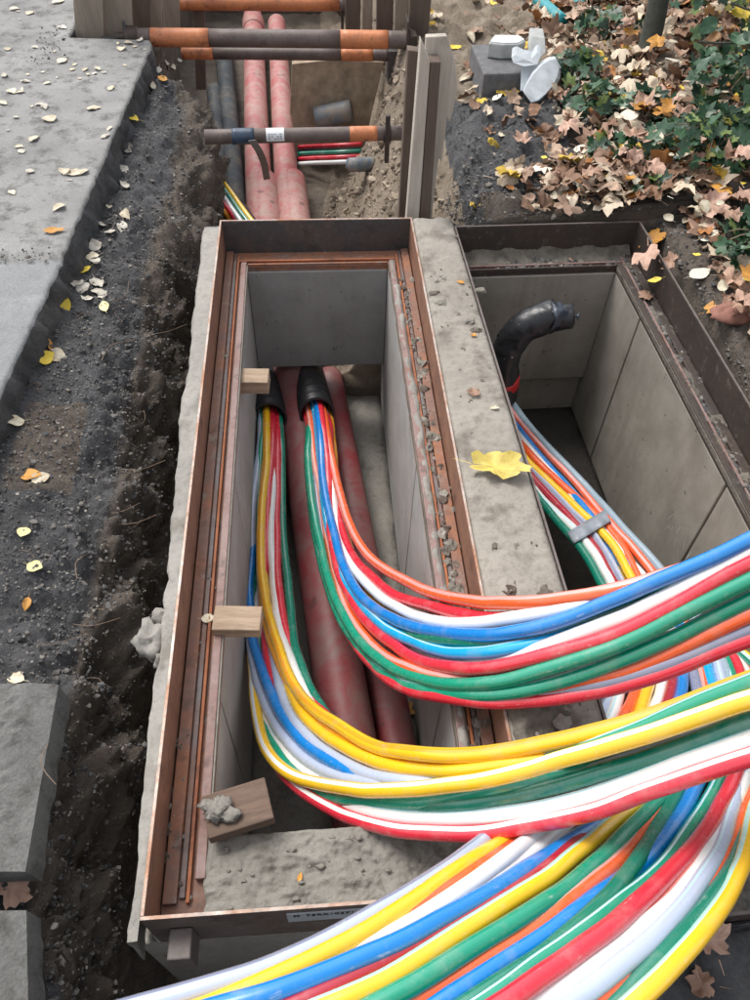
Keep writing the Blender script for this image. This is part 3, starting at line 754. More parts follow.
for i, (yy, c, dz) in enumerate(((146, 'red', .02), (153, 'dkgreen', .02), (158, 'red', .0), (163, 'white', .0), (151, 'gray', -.03))):
    pts = [atz(299, yy+1, -.72+dz), atz(314, yy, -.68+dz), atz(345, yy-1, -.62+dz), atz(362, yy-2, -.62+dz)]
    mb = MB(); mb.sweep(smooth_pts(catmull(pts, .02)), .013, 10); o = mb.build('service_cable', tube_mat(c) if i != 4 else BLACKP, smooth=True, uv=True)
    tag(o, ['upper dark red cable crossing behind the pink pipes', 'dark green cable crossing behind the pink pipes', 'lower dark red cable crossing behind the pink pipes', 'pale cable crossing behind the pink pipes', 'black cable crossing behind the pink pipes'][i], 'cable', 'thin cables crossing behind the pipes')

# black corrugated ducts through the far wall
DR = .071
def duct(label, mouth, far):
    e = empty('corrugated_duct', mouth, 0, label, 'cable duct')
    V0 = Vector((0, 0, 0)); D = Vector(far)-Vector(mouth); L = D.length; n = int(L/.004)
    mb = MB(); pitch = .017
    P = [D*(k/n) for k in range(n+1)]
    mb.sweep(P, lambda k: DR*(.93+.07*(1 if (k*L/n % pitch) < pitch*.55 else 0)), 32, False)
    P2 = [D*(k/20) for k in range(21)]
    mb.sweep(P2, DR*.88, 32, False)
    for k in range(32):
        pass
    # annular lip
    T = D.normalized(); N = (Vector((0, 0, 1))-T*T.z).normalized(); B = T.cross(N); vs = []
    for k in range(32):
        a = 2*math.pi*k/32; q = N*math.cos(a)+B*math.sin(a); vs += [q*DR, q*DR*.88]
    mb.add(vs, [(2*k, 2*k+1, (2*k+3) % 64, (2*k+2) % 64) for k in range(32)])
    mb.build('duct_body', DUCT, e, smooth=True); return e
mB_ = atd(269, 419, 3.02); mA_ = atd(317, 414, 3.02)
duct('black corrugated duct on the left, holding the yellow red and green tubes', mB_, mB_+Vector((-.10, 1.0, -.30)))
duct('black corrugated duct on the right, holding the green orange and blue tubes', mA_, mA_+Vector((-.10, 1.0, -.30)))

# ------------------------------------------------------------------ coloured plastic tubes
TR = .0150
def make_tube(label, group, col, stripe, pts, r=TR, name='plastic_tube'):
    P = smooth_pts(catmull(pts, .018), 10); sd_ = len(label)*1.7+len(pts)
    P = [p+Vector((fbm(p, 3.5, 3, sd_), fbm(p, 3.5, 3, sd_+5), fbm(p, 3.5, 3, sd_+9)))*.0055 for p in P]
    mb = MB(); mb.sweep(P, r, 14)
    o = mb.build(name, tube_mat(col, stripe), smooth=True, uv=True)
    return tag(o, label, 'plastic tube', group)
def dprofile(pts, S, D, off, x_end=750):
    xy = [Vector((p[0], p[1])) for p in pts]; cum = [0]
    for a, b in zip(xy[:-1], xy[1:]): cum.append(cum[-1]+(b-a).length)
    T = cum[-1]; out = []
    for i, p in enumerate(pts):
        s = cum[i]/T; o = off
        if len(p) > 2: o = p[2]
        # offsets fade in from the duct mouth
        out.append(atd(p[0], p[1], interp(s, S, D)+o))
    return out
def bundle_tube(label, group, col, stripe, pts, S, D, off, axis):
    P = dprofile(pts, S, D, off)
    # keep the tube inside the duct mouth, then let it run back along the duct
    AX_ = Vector((-.10, 1.0, -.30)).normalized()
    def clampto(p, lim):
        v = p-axis; AH_ = Vector((-.10, 1.0, 0)).normalized(); al = AH_*v.dot(AH_); rad = v-al; L_ = rad.length
        return p if L_ <= lim else axis+al+rad*(lim/L_)
    P[0] = clampto(P[0], .047); m0 = P[0]; P[1] = clampto(P[1], .085)
    back = [m0+AX_*.80, m0+AX_*.22]
    e = P[-1]; T = (P[-1]-P[-2]).normalized()
    q = (hash(label) % 97)/97-.5
    tail = [e+T*.25+Vector((.02, -.02, .0)), Vector((e.x+.75, e.y-.18, e.z+.02)), Vector((e.x+1.3, e.y-.45+q*.1, .30+.3*(e.z-.4))), Vector((e.x+1.9, e.y-.95+q*.2, .14+.3*max(0, e.z-.4)))]
    return make_tube(label, group, col, stripe, back+P+tail)
GA, GB, GC = 'tubes of the upper bundle from the right duct', 'tubes of the middle bundle from the left duct', 'tubes of the lower bundle from the right chamber'
SA, DA = [0, .2, .3, .4, .48, .565, .65, 1], [2.95, 2.55, 2.25, 1.95, 1.72, 1.58, 1.52, 1.35]
f, b_ = -.012, .014
A = [
 ('bright green tube, front one sweeping lowest beneath the red tube of the upper bundle', 'green', None, f, [(304,425),(307,460),(312,500),(321,550),(337,600),(360,642),(400,672),(450,685),(510,681),(580,658),(650,632),(750,581)]),
 ('orange tube between the green and the pink red tubes of the upper bundle', 'orange', 'pink', b_, [(309,420),(315,460),(322,500),(331,550),(349,610),(376,650),(410,669),(450,680),(520,690),(630,668),(690,643),(750,616)]),
 ('pink red tube in the front of the upper bundle above the bright green tube', 'red', None, f+.004, [(322,418),(327,455),(328,500),(336,560),(352,600),(374,630),(400,650),(440,666),(490,669),(550,653),(600,639),(650,617),(750,564)]),
 ('light blue tube under the deep blue tube of the upper bundle', 'cyan', 'cy', .002, [(317,420),(320,460),(324,500),(333,545),(350,588),(380,624),(420,645),(460,654),(500,651),(550,641,.02),(620,616,.03),(750,560,.03)]),
 ('deep blue tube forming the top edge of the upper bundle', 'blue', None, -.006, [(319,418),(323,470),(330,520),(342,562),(360,594),(390,618),(430,632),(500,634),(550,623),(600,606),(650,586),(700,563),(750,541)]),
 ('white tube above the deep blue tube in the left half of the upper bundle', 'white', None, .004, [(327,425),(330,469),(334,505),(340,540),(358,575),(380,598),(410,614),(440,622),(480,624),(540,614),(590,602),(660,580,.03),(750,546,.03)]),
 ('red tube peeking out above the white tube of the upper bundle', 'red', None, .02, [(329,425),(333,480),(341,525),(356,560),(390,591),(420,604),(460,614),(500,617),(560,608,.03),(620,597,.035),(750,552,.04)]),
 ('orange tube with white glints swinging alone above the upper bundle', 'orange', 'pink', 0, [(325,421),(330,450),(338,485),(347,515),(360,545),(378,566),(400,579),(440,595),(480,602),(540,602),(580,597),(625,588),(690,568,.04),(750,548,.04)]),  # pale stripe paints the white glints into the colour
 ('amber tube mostly hidden behind the blue tubes of the upper bundle', 'amber', None, .05, [(331,425),(338,500),(348,545),(368,590),(392,614),(430,634),(490,645),(560,634),(640,605),(750,560)]),
 ('white tube between deep blue and pink red tubes at the right of the upper bundle', 'white', None, 0, [(315,425,.03),(322,500,.04),(334,560,.04),(365,615,.04),(410,645,.04),(460,661,.02),(500,658,.006),(540,648),(580,633),(620,617),(672,592),(724,564),(750,551)]),
 ('green tube with a bright ridge directly below the wide bright green tube', 'green', 'cy', .004, [(303,425,.03),(308,480,.03),(318,550,.03),(335,605,.03),(362,652,.03),(400,682,.02),(450,693,.012),(500,694),(550,684),(600,668),(650,649),(700,626),(750,601)]),  # pale stripe is a highlight painted along the green tube
 ('dark green tube in the shade under the deep blue tube of the upper bundle', 'dkgreen', None, .03, [(312,428),(318,500),(330,560),(360,615),(400,634),(450,641),(500,643),(550,633),(600,617),(650,598),(750,555)]),
 ('grey lavender tube near the bottom of the upper bundle', 'gray', None, .018, [(310,425),(330,580,.05),(360,645,.05),(410,685,.04),(470,697),(550,692),(600,683),(650,670),(700,651),(750,629)]),
 ('dark red tube along the underside of the upper bundle', 'red', None, .018, [(306,425),(325,570,.06),(350,635,.05),(390,680,.03),(440,697),(500,703),(550,699),(600,690),(650,677),(700,658),(750,637)]),
]
axA = mA_+Vector((0, .1, 0))
for lab, c, st, off, pts in A: bundle_tube(lab, GA, c, st, pts, SA, DA, off, axA)
SB, DB = [0, .2, .33, .45, .55, .65, .75, .87, 1], [2.95, 2.5, 2.1, 1.76, 1.52, 1.40, 1.33, 1.25, 1.17]
Bt = [
 ('grey lavender tube at the far left of the middle bundle, next to the blue tube', 'lav', None, .02, [(259,426,0),(255,480,-.004),(252,540,.01),(250,590),(251,640),(256,680),(268,712),(285,738),(310,763),(340,777),(390,786,.03),(450,790,.035),(550,784,.02),(620,763,.012),(660,749,.02),(750,716,.03)]),
 ('blue tube of the middle bundle running down the left chamber wall', 'blue', None, .008, [(262,426,.04),(257,480,.04),(253,540,.02),(250,590),(252,630),(260,665),(272,696),(290,727),(310,749),(335,766),(370,780,.03),(430,787,.04),(520,777,.04),(620,750,.04),(750,712,.04)]),
 ('green tube under the yellow front tube where the middle bundle turns', 'green', None, .006, [(263,427,.0),(258,500,.002),(255,560,.02),(253,620,.04),(253,670,.03),(258,708,.02),(266,732,.014),(280,756,.012),(295,775,.012),(320,793),(350,801),(400,804),(440,801),(480,792),(530,780,.012),(600,765,.03),(750,715,.04)]),
 ('yellow tube forming the inside edge of the middle bundle', 'yellow', 'amber', -.012, [(267,424),(266,464),(261,520),(261,556),(264,595),(272,632),(288,674),(310,706),(340,728),(380,747),(420,754),(470,755),(530,747),(580,737),(630,724,.0),(680,707,.015),(750,682,.03)]),
 ('amber tube tucked just under the innermost yellow tube of the middle bundle', 'amber', None, .006, [(267,430),(262,520),(263,600),(271,640),(290,684),(315,715),(350,740),(400,757),(460,763),(530,756),(580,746,.012),(640,730,.02),(690,714,.03),(750,692,.04)]),
 ('red tube between the blue and lavender tubes of the middle bundle', 'red', None, .014, [(272,427,-.004),(269,480,-.004),(266,535,.0),(264,600),(266,645),(276,686),(290,716),(315,745),(350,770),(385,783,.03),(450,788,.05),(600,760,.05),(750,715,.05)]),
 ('white tube crossing under the innermost yellow tube of the middle bundle', 'white', None, .002, [(275,432,.02),(274,470,0),(271,540),(273,580),(279,625),(290,662),(306,695,.016),(330,728,.016),(360,748,.012),(400,765,.014),(450,772,.03),(530,760,.04),(640,735,.05),(750,700,.05)]),
 ('wide pale lavender tube in the middle of the bundle turn', 'lav', None, -.004, [(270,428,.04),(268,500,.04),(266,570,.025),(270,630,.008),(280,680),(294,718),(314,742),(340,760),(370,774),(410,781,.006),(460,783,.02),(550,770,.04),(650,742,.05),(750,707,.05)]),
 ('red tube beside the white tube in the left duct, hidden further along', 'red', None, .012, [(278,429),(278,496),(277,564),(281,608),(290,650,.02),(308,694,.03),(345,735,.03),(392,760,.016),(430,768,.016),(480,765,.02),(560,752,.03),(650,730,.04),(750,692,.05)]),
 ('dark green tube at the right side of the left duct, standing off the bundle', 'dkgreen', None, .02, [(281,429),(282,470),(282,516),(286,564),(291,610),(298,655),(310,690),(340,733,.04),(400,765,.05),(480,772,.06),(600,748,.06),(750,702,.06)]),
 ('yellow tube in the middle of the bundle between white and lavender tubes', 'yellow', None, -.006, [(268,425,.05),(263,540,.04),(266,600,.012),(276,645,.012),(288,684,.006),(302,714),(320,732),(340,744),(370,759),(400,768),(450,772),(500,768),(560,756,.004),(640,733,.02),(690,716,.03),(750,693,.04)]),
 ('yellow tube with dirt marks crossing in front of the whole middle bundle', 'yellow', 'white', -.034, [(258,430,.03),(254,520,.03),(252,600,.02),(252,660,0),(255,710,-.01),(259,737,-.02),(268,756),(286,772),(310,782),(340,789),(380,791),(420,788),(460,783),(500,775),(540,767),(580,755),(620,743),(680,723),(750,698)]),  # white stripe paints this front tube's highlight into its colour
 ('bright green tube emerging above the yellow front tube near the right edge', 'green', 'cy', -.016, [(262,430,.03),(256,560,.04),(258,650,.04),(275,720,.05),(310,765,.05),(370,785,.04),(450,783,.03),(520,769,.01),(570,756,.0),(620,739),(660,720),(700,703),(750,682)]),
 ('broad dark green tube below the yellow front tube of the middle bundle', 'dkgreen', None, 0, [(260,430,.03),(253,600,.04),(257,700,.04),(275,755,.04),(310,788,.03),(360,805,.02),(420,808,.012),(470,803),(500,799),(540,790),(580,779),(640,761),(680,747),(750,721)]),
 ('white tube between the dark green and the red tubes of the middle bundle', 'white', 'cy', -.008, [(272,430,.03),(258,560,.04),(254,650,.03),(260,705,.02),(275,738,.012),(292,760,.012),(315,784,.012),(345,804,.006),(380,814),(430,819),(480,817),(540,809),(580,798),(640,777),(680,763),(750,738)]),
 ('white tube half hidden between the green and lavender tubes at the bundle turn', 'white', None, .014, [(270,432),(256,560,.03),(253,650),(259,693),(270,726),(288,754),(304,770),(325,784),(360,797,.03),(420,800,.05),(520,790,.05),(650,755,.05),(750,715,.05)]),
 ('red tube with a white stripe along the bottom of the middle bundle', 'red', 'white', -.018, [(276,430,.03),(260,560,.04),(256,660,.03),(264,730,.015),(285,775,0),(320,801),(345,815),(380,827),(430,834),(470,834),(520,827),(580,815),(620,803),(680,780),(750,757)]),
]
axB = mB_+Vector((0, .1, 0))
for lab, c, st, off, pts in Bt: bundle_tube(lab, GB, c, st, pts, SB, DB, off, axB)
YC, DC = [434, 485, 535, 575, 620, 680, 730, 780, 830, 880, 930, 1000, 1040], [2.95, 2.72, 2.48, 2.32, 2.15, 1.90, 1.66, 1.54, 1.38, 1.21, 1.10, 1.0, .98]
# first half in the right chamber (x,y) lists, second half = lower bundle
T_grayblue = [(536,434),(584,485),(630,535),(663,574)]
T_red1 = [(530,434),(575,483),(620,534),(655,577)]
T_blue = [(524,436),(565,485),(605,535),(640,580)]
T_white1 = [(522,440),(562,485),(610,540),(648,582)]
T_orange = [(524,447),(560,484),(600,520),(625,552),(640,583)]
T_yellow = [(527,460),(560,493),(595,525),(616,550),(634,586)]
T_gray = [(532,471),(560,500),(590,530),(610,560),(624,588)]
T_red2 = [(537,484),(570,517),(595,547),(618,590)]
T_white2 = [(541,497),(570,525),(598,558),(615,592)]
T_dkgreen = [(545,507),(565,530),(590,560),(606,592)]
C = [
 ('lavender tube forming the upper left edge of the lower bundle', 'lav', 'gray', .012, T_gray+[(625,640),(617,678),(606,704),(590,728),(545,785),(510,822),(480,845),(420,887),(360,922),(300,953),(250,977),(200,991),(150,1004),(60,1030)]),
 ('yellow tube next to the lavender one at the top of the lower bundle', 'yellow', None, .002, T_yellow+[(652,640),(651,680),(643,699),(625,740,.03),(560,805,.02),(493,846),(450,875),(420,899),(372,930),(300,966),(236,993),(180,1015)]),
 ('slim orange tube between yellow and white tubes of the lower bundle', 'orange', None, .014, T_orange+[(652,640),(644,675),(631,700),(612,735),(560,802),(510,844),(450,889),(420,908),(384,929),(336,955),(270,985),(200,1010)]),
 ('white tube beside the slim orange tube in the lower bundle', 'white', 'cy', .0, T_white2+[(630,640),(623,680),(612,712),(598,742,.02),(565,800),(527,846),(486,876),(450,899),(400,927,.008),(330,964,.02),(260,995,.02)]),
 ('white tube half hidden left of the blue tube of the lower bundle', 'white', None, .016, T_white1+[(672,640),(664,681),(653,709),(630,755),(580,812),(546,840),(520,860),(470,895),(420,928),(370,960),(324,985),(280,1005)]),
 ('bright blue tube in the middle of the lower bundle left of the yellow tube', 'blue', None, -.006, [(524,438,.04),(565,490,.05),(605,545,.05),(640,590,.04),(672,630,.02)]+[(682,662),(680,690),(668,730),(640,785),(594,828),(546,858),(498,887),(450,914),(420,931),(372,954),(300,981),(240,1001),(150,1028)]),
 ('dark red tube squeezed between the blue and yellow tubes of the lower bundle', 'dkred', None, .004, T_red2+[(650,640),(673,675),(666,705),(650,750),(605,815),(558,863),(510,894),(450,926),(420,942),(372,966),(312,996),(260,1015)]),
 ('yellow tube with a pale mint stripe in the middle of the lower bundle', 'yellow', 'mint', -.004, [(540,480,.05),(580,520,.06),(620,575,.06),(660,640,.05),(683,690,.05),(678,740,.03),(660,782),(630,809),(606,830),(558,870),(510,904),(450,939),(400,969),(348,996),(290,1020)]),
 ('wide green tube right of the striped yellow tube in the lower bundle', 'green', None, -.004, [(545,490,.06),(585,535,.06),(640,600,.06),(690,660,.05),(706,710,.05),(696,760,.02),(660,800),(623,838),(570,885),(510,925),(450,963),(408,988),(350,1020)]),
 ('thin orange red tube between the green and deep blue tubes of the lower bundle', 'orange', 'pink', .012, T_red1+[(692,640),(704,680),(706,710),(697,760),(660,809),(626,851),(595,882),(546,922),(498,953),(450,980),(400,1008),(340,1035)]),
 ('deep blue tube crossing under the green tubes of the lower bundle', 'blue', None, .016, T_blue+[(690,640),(709,676),(714,700),(710,750,.0),(691,798,.0),(672,830,.008),(645,862),(610,893),(582,913),(546,937),(498,969),(450,996),(400,1022)]),
 ('dark green tube left of the deep blue tube where the lower bundle turns', 'dkgreen', None, .006, T_dkgreen+[(650,640,.05),(695,690,.05),(700,740,.03),(690,778),(674,804),(645,850),(620,882),(590,916),(546,954),(486,994),(430,1030)]),
 ('green tube between the deep blue and the red tubes of the lower bundle', 'green', 'cy', -.006, [(550,510,.05),(600,565,.05),(660,610,.05),(718,645,0),(730,668,0),(734,690,0),(735,730),(725,765),(713,791),(691,830),(660,867),(624,901),(595,925),(550,955),(500,990),(460,1015)]),
 ('thick red tube lying on top of the lower bundle', 'red', None, -.03, [(552,512,.06),(610,570,.06),(680,625,.03),(728,650,.02),(742,690,.02),(748,730,.0),(740,765),(729,788),(708,827),(672,871),(636,908),(600,935),(560,962),(510,997),(460,1030)]),
 ('white tube with a salmon stripe right of the thick red tube', 'white', 'pink', -.004, [(548,505,.07),(605,570,.07),(680,625,.06),(735,660,.06),(752,710,.04),(752,750,.01),(738,795),(715,836),(690,877),(648,922),(600,958),(546,995),(490,1030)]),
 ('pale blue tube with a cyan stripe in the right part of the lower bundle', 'lav', 'cy', -.004, [(536,440,.03),(584,492,.03),(632,545,.03),(675,595,.03),(707,640),(718,668),(727,700),(745,735),(748,765),(739,790),(722,842),(693,892),(648,943),(600,983),(540,1025)]),
 ('orange red tube slipping under the pale blue tube of the lower bundle', 'orange', None, .012, [(550,500,.07),(620,580,.07),(690,630,.06),(745,670,.06),(768,720,.04),(760,765,.02),(746,793),(734,842),(709,890),(680,925),(640,962),(590,1005),(540,1045)]),
 ('dark green tube between the pale blue and outermost yellow tubes of the lower bundle', 'dkgreen', None, .008, [(552,502,.08),(625,582,.08),(700,630,.07),(755,672,.06),(775,730,.04),(762,785),(747,835),(722,887),(684,934),(636,981),(590,1025)]),
 ('outermost yellow tube with a mint stripe at the right edge of the lower bundle', 'yellow', 'mint', -.004, [(554,504,.09),(630,585,.09),(710,630,.08),(770,675,.06),(786,730,.03),(770,780),(754,818),(741,866),(716,913),(684,951),(643,992),(600,1030)]),
 ('slate blue tube along the right edge of the bundle inside the right chamber', 'slate', None, -.004, T_grayblue+[(700,620),(722,660),(735,700,.02),(752,740,.03),(745,790,.03),(715,850,.04),(660,920,.04),(600,968,.04),(540,1010,.04)]),
 ('light blue tube beside the green one where the lower bundle passes behind', 'cyan', None, .004, [(528,442,.03),(570,490,.03),(615,545,.03),(660,600,.03),(698,645),(709,673),(715,696),(728,735,.02),(728,775,.04),(700,825,.045),(650,885,.05),(590,935,.05),(520,985,.05),(460,1020,.05)]),
 ('grey tube next to the blue tube where the lower bundle passes behind', 'gray', None, .004, [(530,446,.05),(572,495,.05),(615,555,.05),(655,610,.04),(685,650),(693,675),(698,692),(705,730,.03),(690,790,.05),(640,850,.05),(580,905,.05),(500,965,.05),(430,1010,.05)]),
]
for lab, c, st, off, pts in C:
    P = [atd(p[0], p[1], interp(p[1], YC, DC)+(p[2] if len(p) > 2 else off)) for p in pts]
    m0 = P[0]; axis = Vector((.80, 2.2, -.62))
    back = [Vector((.80+(m0.x-.86)*.4, 2.62, -.74+.3*(m0.z+.62))), m0+Vector((-.05, .22, -.03))]
    e = P[-1]; q = (hash(lab) % 89)/89-.5
    T = (P[-1]-P[-3]).normalized()
    tail = [e+T*.25+Vector((0, 0, -.02)), Vector((e.x-.75, e.y-.2, .10+.4*(e.z-.25))), Vector((e.x-1.5, e.y-.45+.15*q, .05+.25*(e.z-.1)))]
    make_tube(lab, GC, c, st, back+P+tail, .0144)

# tube ends behind the chamber, left of the pipes
for i, (c, x0, y0, x1, y1, lab) in enumerate((('yellow', 217, 182, 241, 214, 'yellow'), ('dkgreen', 215, 186, 236, 214, 'dark green'), ('white', 214, 192, 230, 214, 'white'),
                                        ('red', 214, 199, 226, 214, 'red'), ('amber', 213, 206, 221, 214, 'amber'))):
    a, b = atz(x0+4, y0-2, -.40), atz(x1+4, y1-2, -.44); dirv = (b-a)
    mb = MB(); mb.sweep(smooth_pts(catmull([a-dirv*.5+Vector((-.02, 0, -.02)), a, b, b+dirv*.6, b+dirv*1.2+Vector((0, 0, -.05))], .02)), .0125, 12)
    tag(mb.build('plastic_tube', tube_mat(c), smooth=True, uv=True), 'short stretch of %s tube behind the far frame plate beside the earth wall' % lab, 'plastic tube', 'tubes behind the far frame plate')
a, b = atz(236, 214, -.52), atz(262, 240, -.52)
pipe_thing('duct_end', 'black duct end swallowing tubes behind the far plate of the left frame', 'cable duct', [atz(239, 211, -.50), atz(258, 238, -.50)], .045, DUCT)

# tape round the bundle in the right chamber
def tape():
    bpy.context.view_layer.update()
    bs = [BVHTree.FromPolygons([v.co for v in o.data.vertices], [tuple(p.vertices) for p in o.data.polygons]) for o in scene.objects if o.get('group') == GC]
    rows_ = []
    for off in (-6.5, -2.2, 2.2, 6.5):
        row = []
        for k in range(25):
            t = k/24; x, y_ = 571+36*t+.50*off, 538-22*t+.87*off; best = None
            for b in bs:
                h = b.ray_cast(Vector(CAM), Vector(ray(x, y_)).normalized())
                if h[0] is not None and (best is None or h[3] < best): best = h[3]
            if best is None or best > 2.9: best = row[-1][1] if row else 2.55
            row.append([Vector(ray(x, y_)).normalized(), best])
        ds = [r_[1] for r_ in row]
        ds = [min(ds[max(0, i-2):i+3]) for i in range(25)]
        ds = [sum(ds[max(0, i-1):i+2])/len(ds[max(0, i-1):i+2]) for i in range(25)]
        dn = -(row[12][0]).cross((row[-1][0]-row[0][0]).normalized())
        pts_ = [Vector(CAM)+r_[0]*(d_-.006) for r_, d_ in zip(row, ds)]
        vdir = row[12][0]
        pts_ = [pts_[0]+vdir*.05+(pts_[0]-pts_[1])*.4, pts_[0]+vdir*.012+(pts_[0]-pts_[1])*.3]+pts_+[pts_[-1]+vdir*.012+(pts_[-1]-pts_[-2])*.3, pts_[-1]+vdir*.05+(pts_[-1]-pts_[-2])*.4]
        rows_.append(pts_)
    n_ = len(rows_[0]); mb = MB()
    mb.add([p for r_ in rows_ for p in r_], [(a*n_+b, a*n_+b+1, (a+1)*n_+b+1, (a+1)*n_+b) for a in range(3) for b in range(n_-1)])
    o = mb.build('grey_tape', SILVER, smooth=True)
    sd = o.modifiers.new('solid', 'SOLIDIFY'); sd.thickness = .0015
    tag(o, 'band of shiny grey tape round the tubes in the right chamber', 'tape')
tape()
# black wrapped cable end rising in the right chamber
e = empty('wrapped_duct', atd(503, 372, 2.9), 0, 'bent duct wrapped in shiny black foil rising in the right chamber', 'wrapped duct')
pts = [atd(502, 398, 2.93), atd(503, 384, 2.86), atd(507, 352, 2.76), atd(523, 328, 2.70), atd(548, 317, 2.67), atd(572, 316, 2.67)]
P = [p-e.location for p in catmull(pts, .008)]; n = len(P)
mb = MB(); mb.sweep(P, lambda i: .056-(.012 if i > n-9 else 0), 26)
for i, v in enumerate(mb.v):
    q = Vector(v); d_ = .011*fbm(q, 22, 3, 3)+.012*abs(fbm(q, 36, 3, 1))-.004; mb.v[i] = tuple(q+Vector((d_, d_*.4, d_)))
mb.build('foil_sleeve', WRAP, e, smooth=True)
mb = MB(); P2 = [p-e.location for p in catmull([atd(551, 316, 2.655), atd(577, 318, 2.655)], .006)]
mb.sweep(P2, lambda i: .055-.0045*i, 24)
for i, v in enumerate(mb.v):
    q = Vector(v); d_ = .014*fbm(q, 22, 4, 8); mb.v[i] = tuple(q+Vector((d_, d_*.4, d_)))
mb.build('tape_cap', m_plain('black blue tape end', (.045, .055, .075, 1), .35, .3), e, smooth=True)
mb = MB(); mb.sweep([p-e.location for p in catmull([atd(503, 384, 2.87), atd(503.5, 376, 2.83)], .01)], .060, 24); mb.build('tape_ring', REDT, e, smooth=True)
for k, (x, y) in enumerate(((533, 332), (541, 330), (524, 338), (516, 347), (552, 318), (537, 322), (528, 326))):
    pass
make_tube('white tube rising beside the foil wrapped duct in the right chamber', None, 'white', None, [atd(512, 372, 2.84), atd(511, 390, 2.92), atd(506, 412, 3.02), atd(498, 440, 3.1)], .013)

# ------------------------------------------------------------------ trench props
def strut(label, p0, p1, r, segs, extra=None):
    p0, p1 = Vector(p0), Vector(p1); e = empty('trench_prop', p0, 0, label, 'trench prop', 'steel trench props')
    D = p1-p0; T = D.normalized()
    def cyl(a, b, rr, name, mat, par=None, sides=24):
        mb = MB(); mb.sweep([D*(a+(b-a)*k/6) for k in range(7)], rr, sides); return mb.build(name, mat, par or e, smooth=True)
    for (a, b, k) in segs:
        if k == 'o': cyl(a, b, r*1.04, 'orange_sleeve', ORANGE)
        elif k == 'g': cyl(a, b, r, 'tube', STEELBROWN)
        elif k == 't': cyl(a, b, r*.55, 'threaded_rod', PLATE2)
        elif k == 'n': cyl(a, b, r*1.3, 'nut', PLATE2, None, 6)
        elif k == 'b': cyl(a, b, r*1.1, 'tape_wrap', TAPEB)
        elif k == 'w':
            mb = MB(); n = 10; vs = []
            N = (Vector((0, -.75, .65))-T*T.dot(Vector((0, -.75, .65)))).normalized(); B = T.cross(N)
            for i in range(n+1):
                an = -1.1+2.2*i/n
                for s_ in (a, b): vs.append(D*s_+(N*math.cos(an)+B*math.sin(an))*r*1.03)
            mb.add(vs, [(2*i, 2*i+1, 2*i+3, 2*i+2) for i in range(n)]); lab_ = mb.build('paper_label', PAPER, e, smooth=True)
            mk = MB()
            for i in range(3):
                for s_ in range(5):
                    if (i+s_) % 4 == 3: continue
                    an = .1+.28*i; u0 = a+(b-a)*(.12+.16*s_); u1 = u0+(b-a)*.1
                    vv = []
                    for (uu, aa) in ((u0, an), (u1, an), (u1, an+.1), (u0, an+.1)):
                        vv.append(D*uu+(N*math.cos(aa)+B*math.sin(aa))*r*1.05)
                    mk.add(vv, [(0, 1, 2, 3)])
            mk.build('print_marks', INK, lab_)
    return e, D, T
Y1 = 4.41
L, Rr = atz(116, 37, 0.0), atz(408, 40, 0.0)
e, D, T = strut('thick trench prop with orange ends laid across the far trench, resting on the paving', L, Rr, .042,
      [(0, .06, 't'), (.035, .075, 'n'), (.06, .12, 'g'), (.12, .315, 'o'), (.315, .765, 'g'), (.765, .93, 'o'), (.93, 1.0, 'g')])
mb = MB(); mb.box(D.x-.002, D.x+.045, -.07, .06, -.16, .03); mb.box(D.x-.012, D.x-.004, -.08, .05, -.07, .10); mb.build('end_plate', PLATE2, e, bevel=.004)
mb = MB(); mb.box(-.075, .0, -.02, .02, -.012, .0); mb.box(.045, .06, -.012, .012, -.06, .075); mb.build('handle', PLATE, e, bevel=.003)
L, Rr = atz(182, 53, -.12), atz(388, 55, -.12)
e, D, T = strut('thinner trench prop with orange ends just below the thick one', L, Rr, .030, [(0, .15, 'o'), (.15, .77, 'g'), (.77, .925, 'o'), (.925, 1, 'g')])
mb = MB(); mb.box(D.x, D.x+.06, -.06, .05, -.14, .03); mb.build('end_plate', PLATE, e, bevel=.004)
L, Rr = atz(205, 137, -.05), atz(403, 133, -.05)
e, D, T = strut('trench prop with blue tape and white label nearest the chamber', L, Rr, .0305,
      [(0, 1.0, 'g'), (.135, .245, 'b'), (.305, .395, 'w'), (.725, .865, 'o'), (.90, .935, 'n')])
mb = MB(); mb.box(D.x*.915-.008, D.x*.915+.012, -.012, .012, -.12, .09); mb.build('handle', PLATE2, e, bevel=.003)
sp = [atz(252, 141, -.03), atz(258, 150, -.08), atz(264, 164, -.2), atz(267, 180, -.34)]
mb = MB(); P = catmull([p-e.location for p in sp], .02); vs = []
for p in P: vs += [p+Vector((-.016, 0, 0)), p+Vector((.016, 0, .004)), p+Vector((.016, .004, .004)), p+Vector((-.016, .004, 0))]
mb.add(vs, [(4*i+k, 4*i+(k+1) % 4, 4*i+4+(k+1) % 4, 4*i+4+k) for i in range(len(P)-1) for k in range(4)]+[(3, 2, 1, 0)])
mb.build('strap', m_plain('grey strap', (.16, .15, .14, 1), .7), e)
L, Rr = atz(172, 3, -.05), atz(346, 4, -.05)
e, D, T = strut('rusty orange trench prop at the top edge, furthest from the chamber', L, Rr, .036, [(0, .96, 'o'), (.96, 1.08, 'g')])
mb = MB(); mb.box(D.x-.03, D.x-.015, -.02, .02, -.13, .07); mb.build('handle', PLATE2, e, bevel=.003)

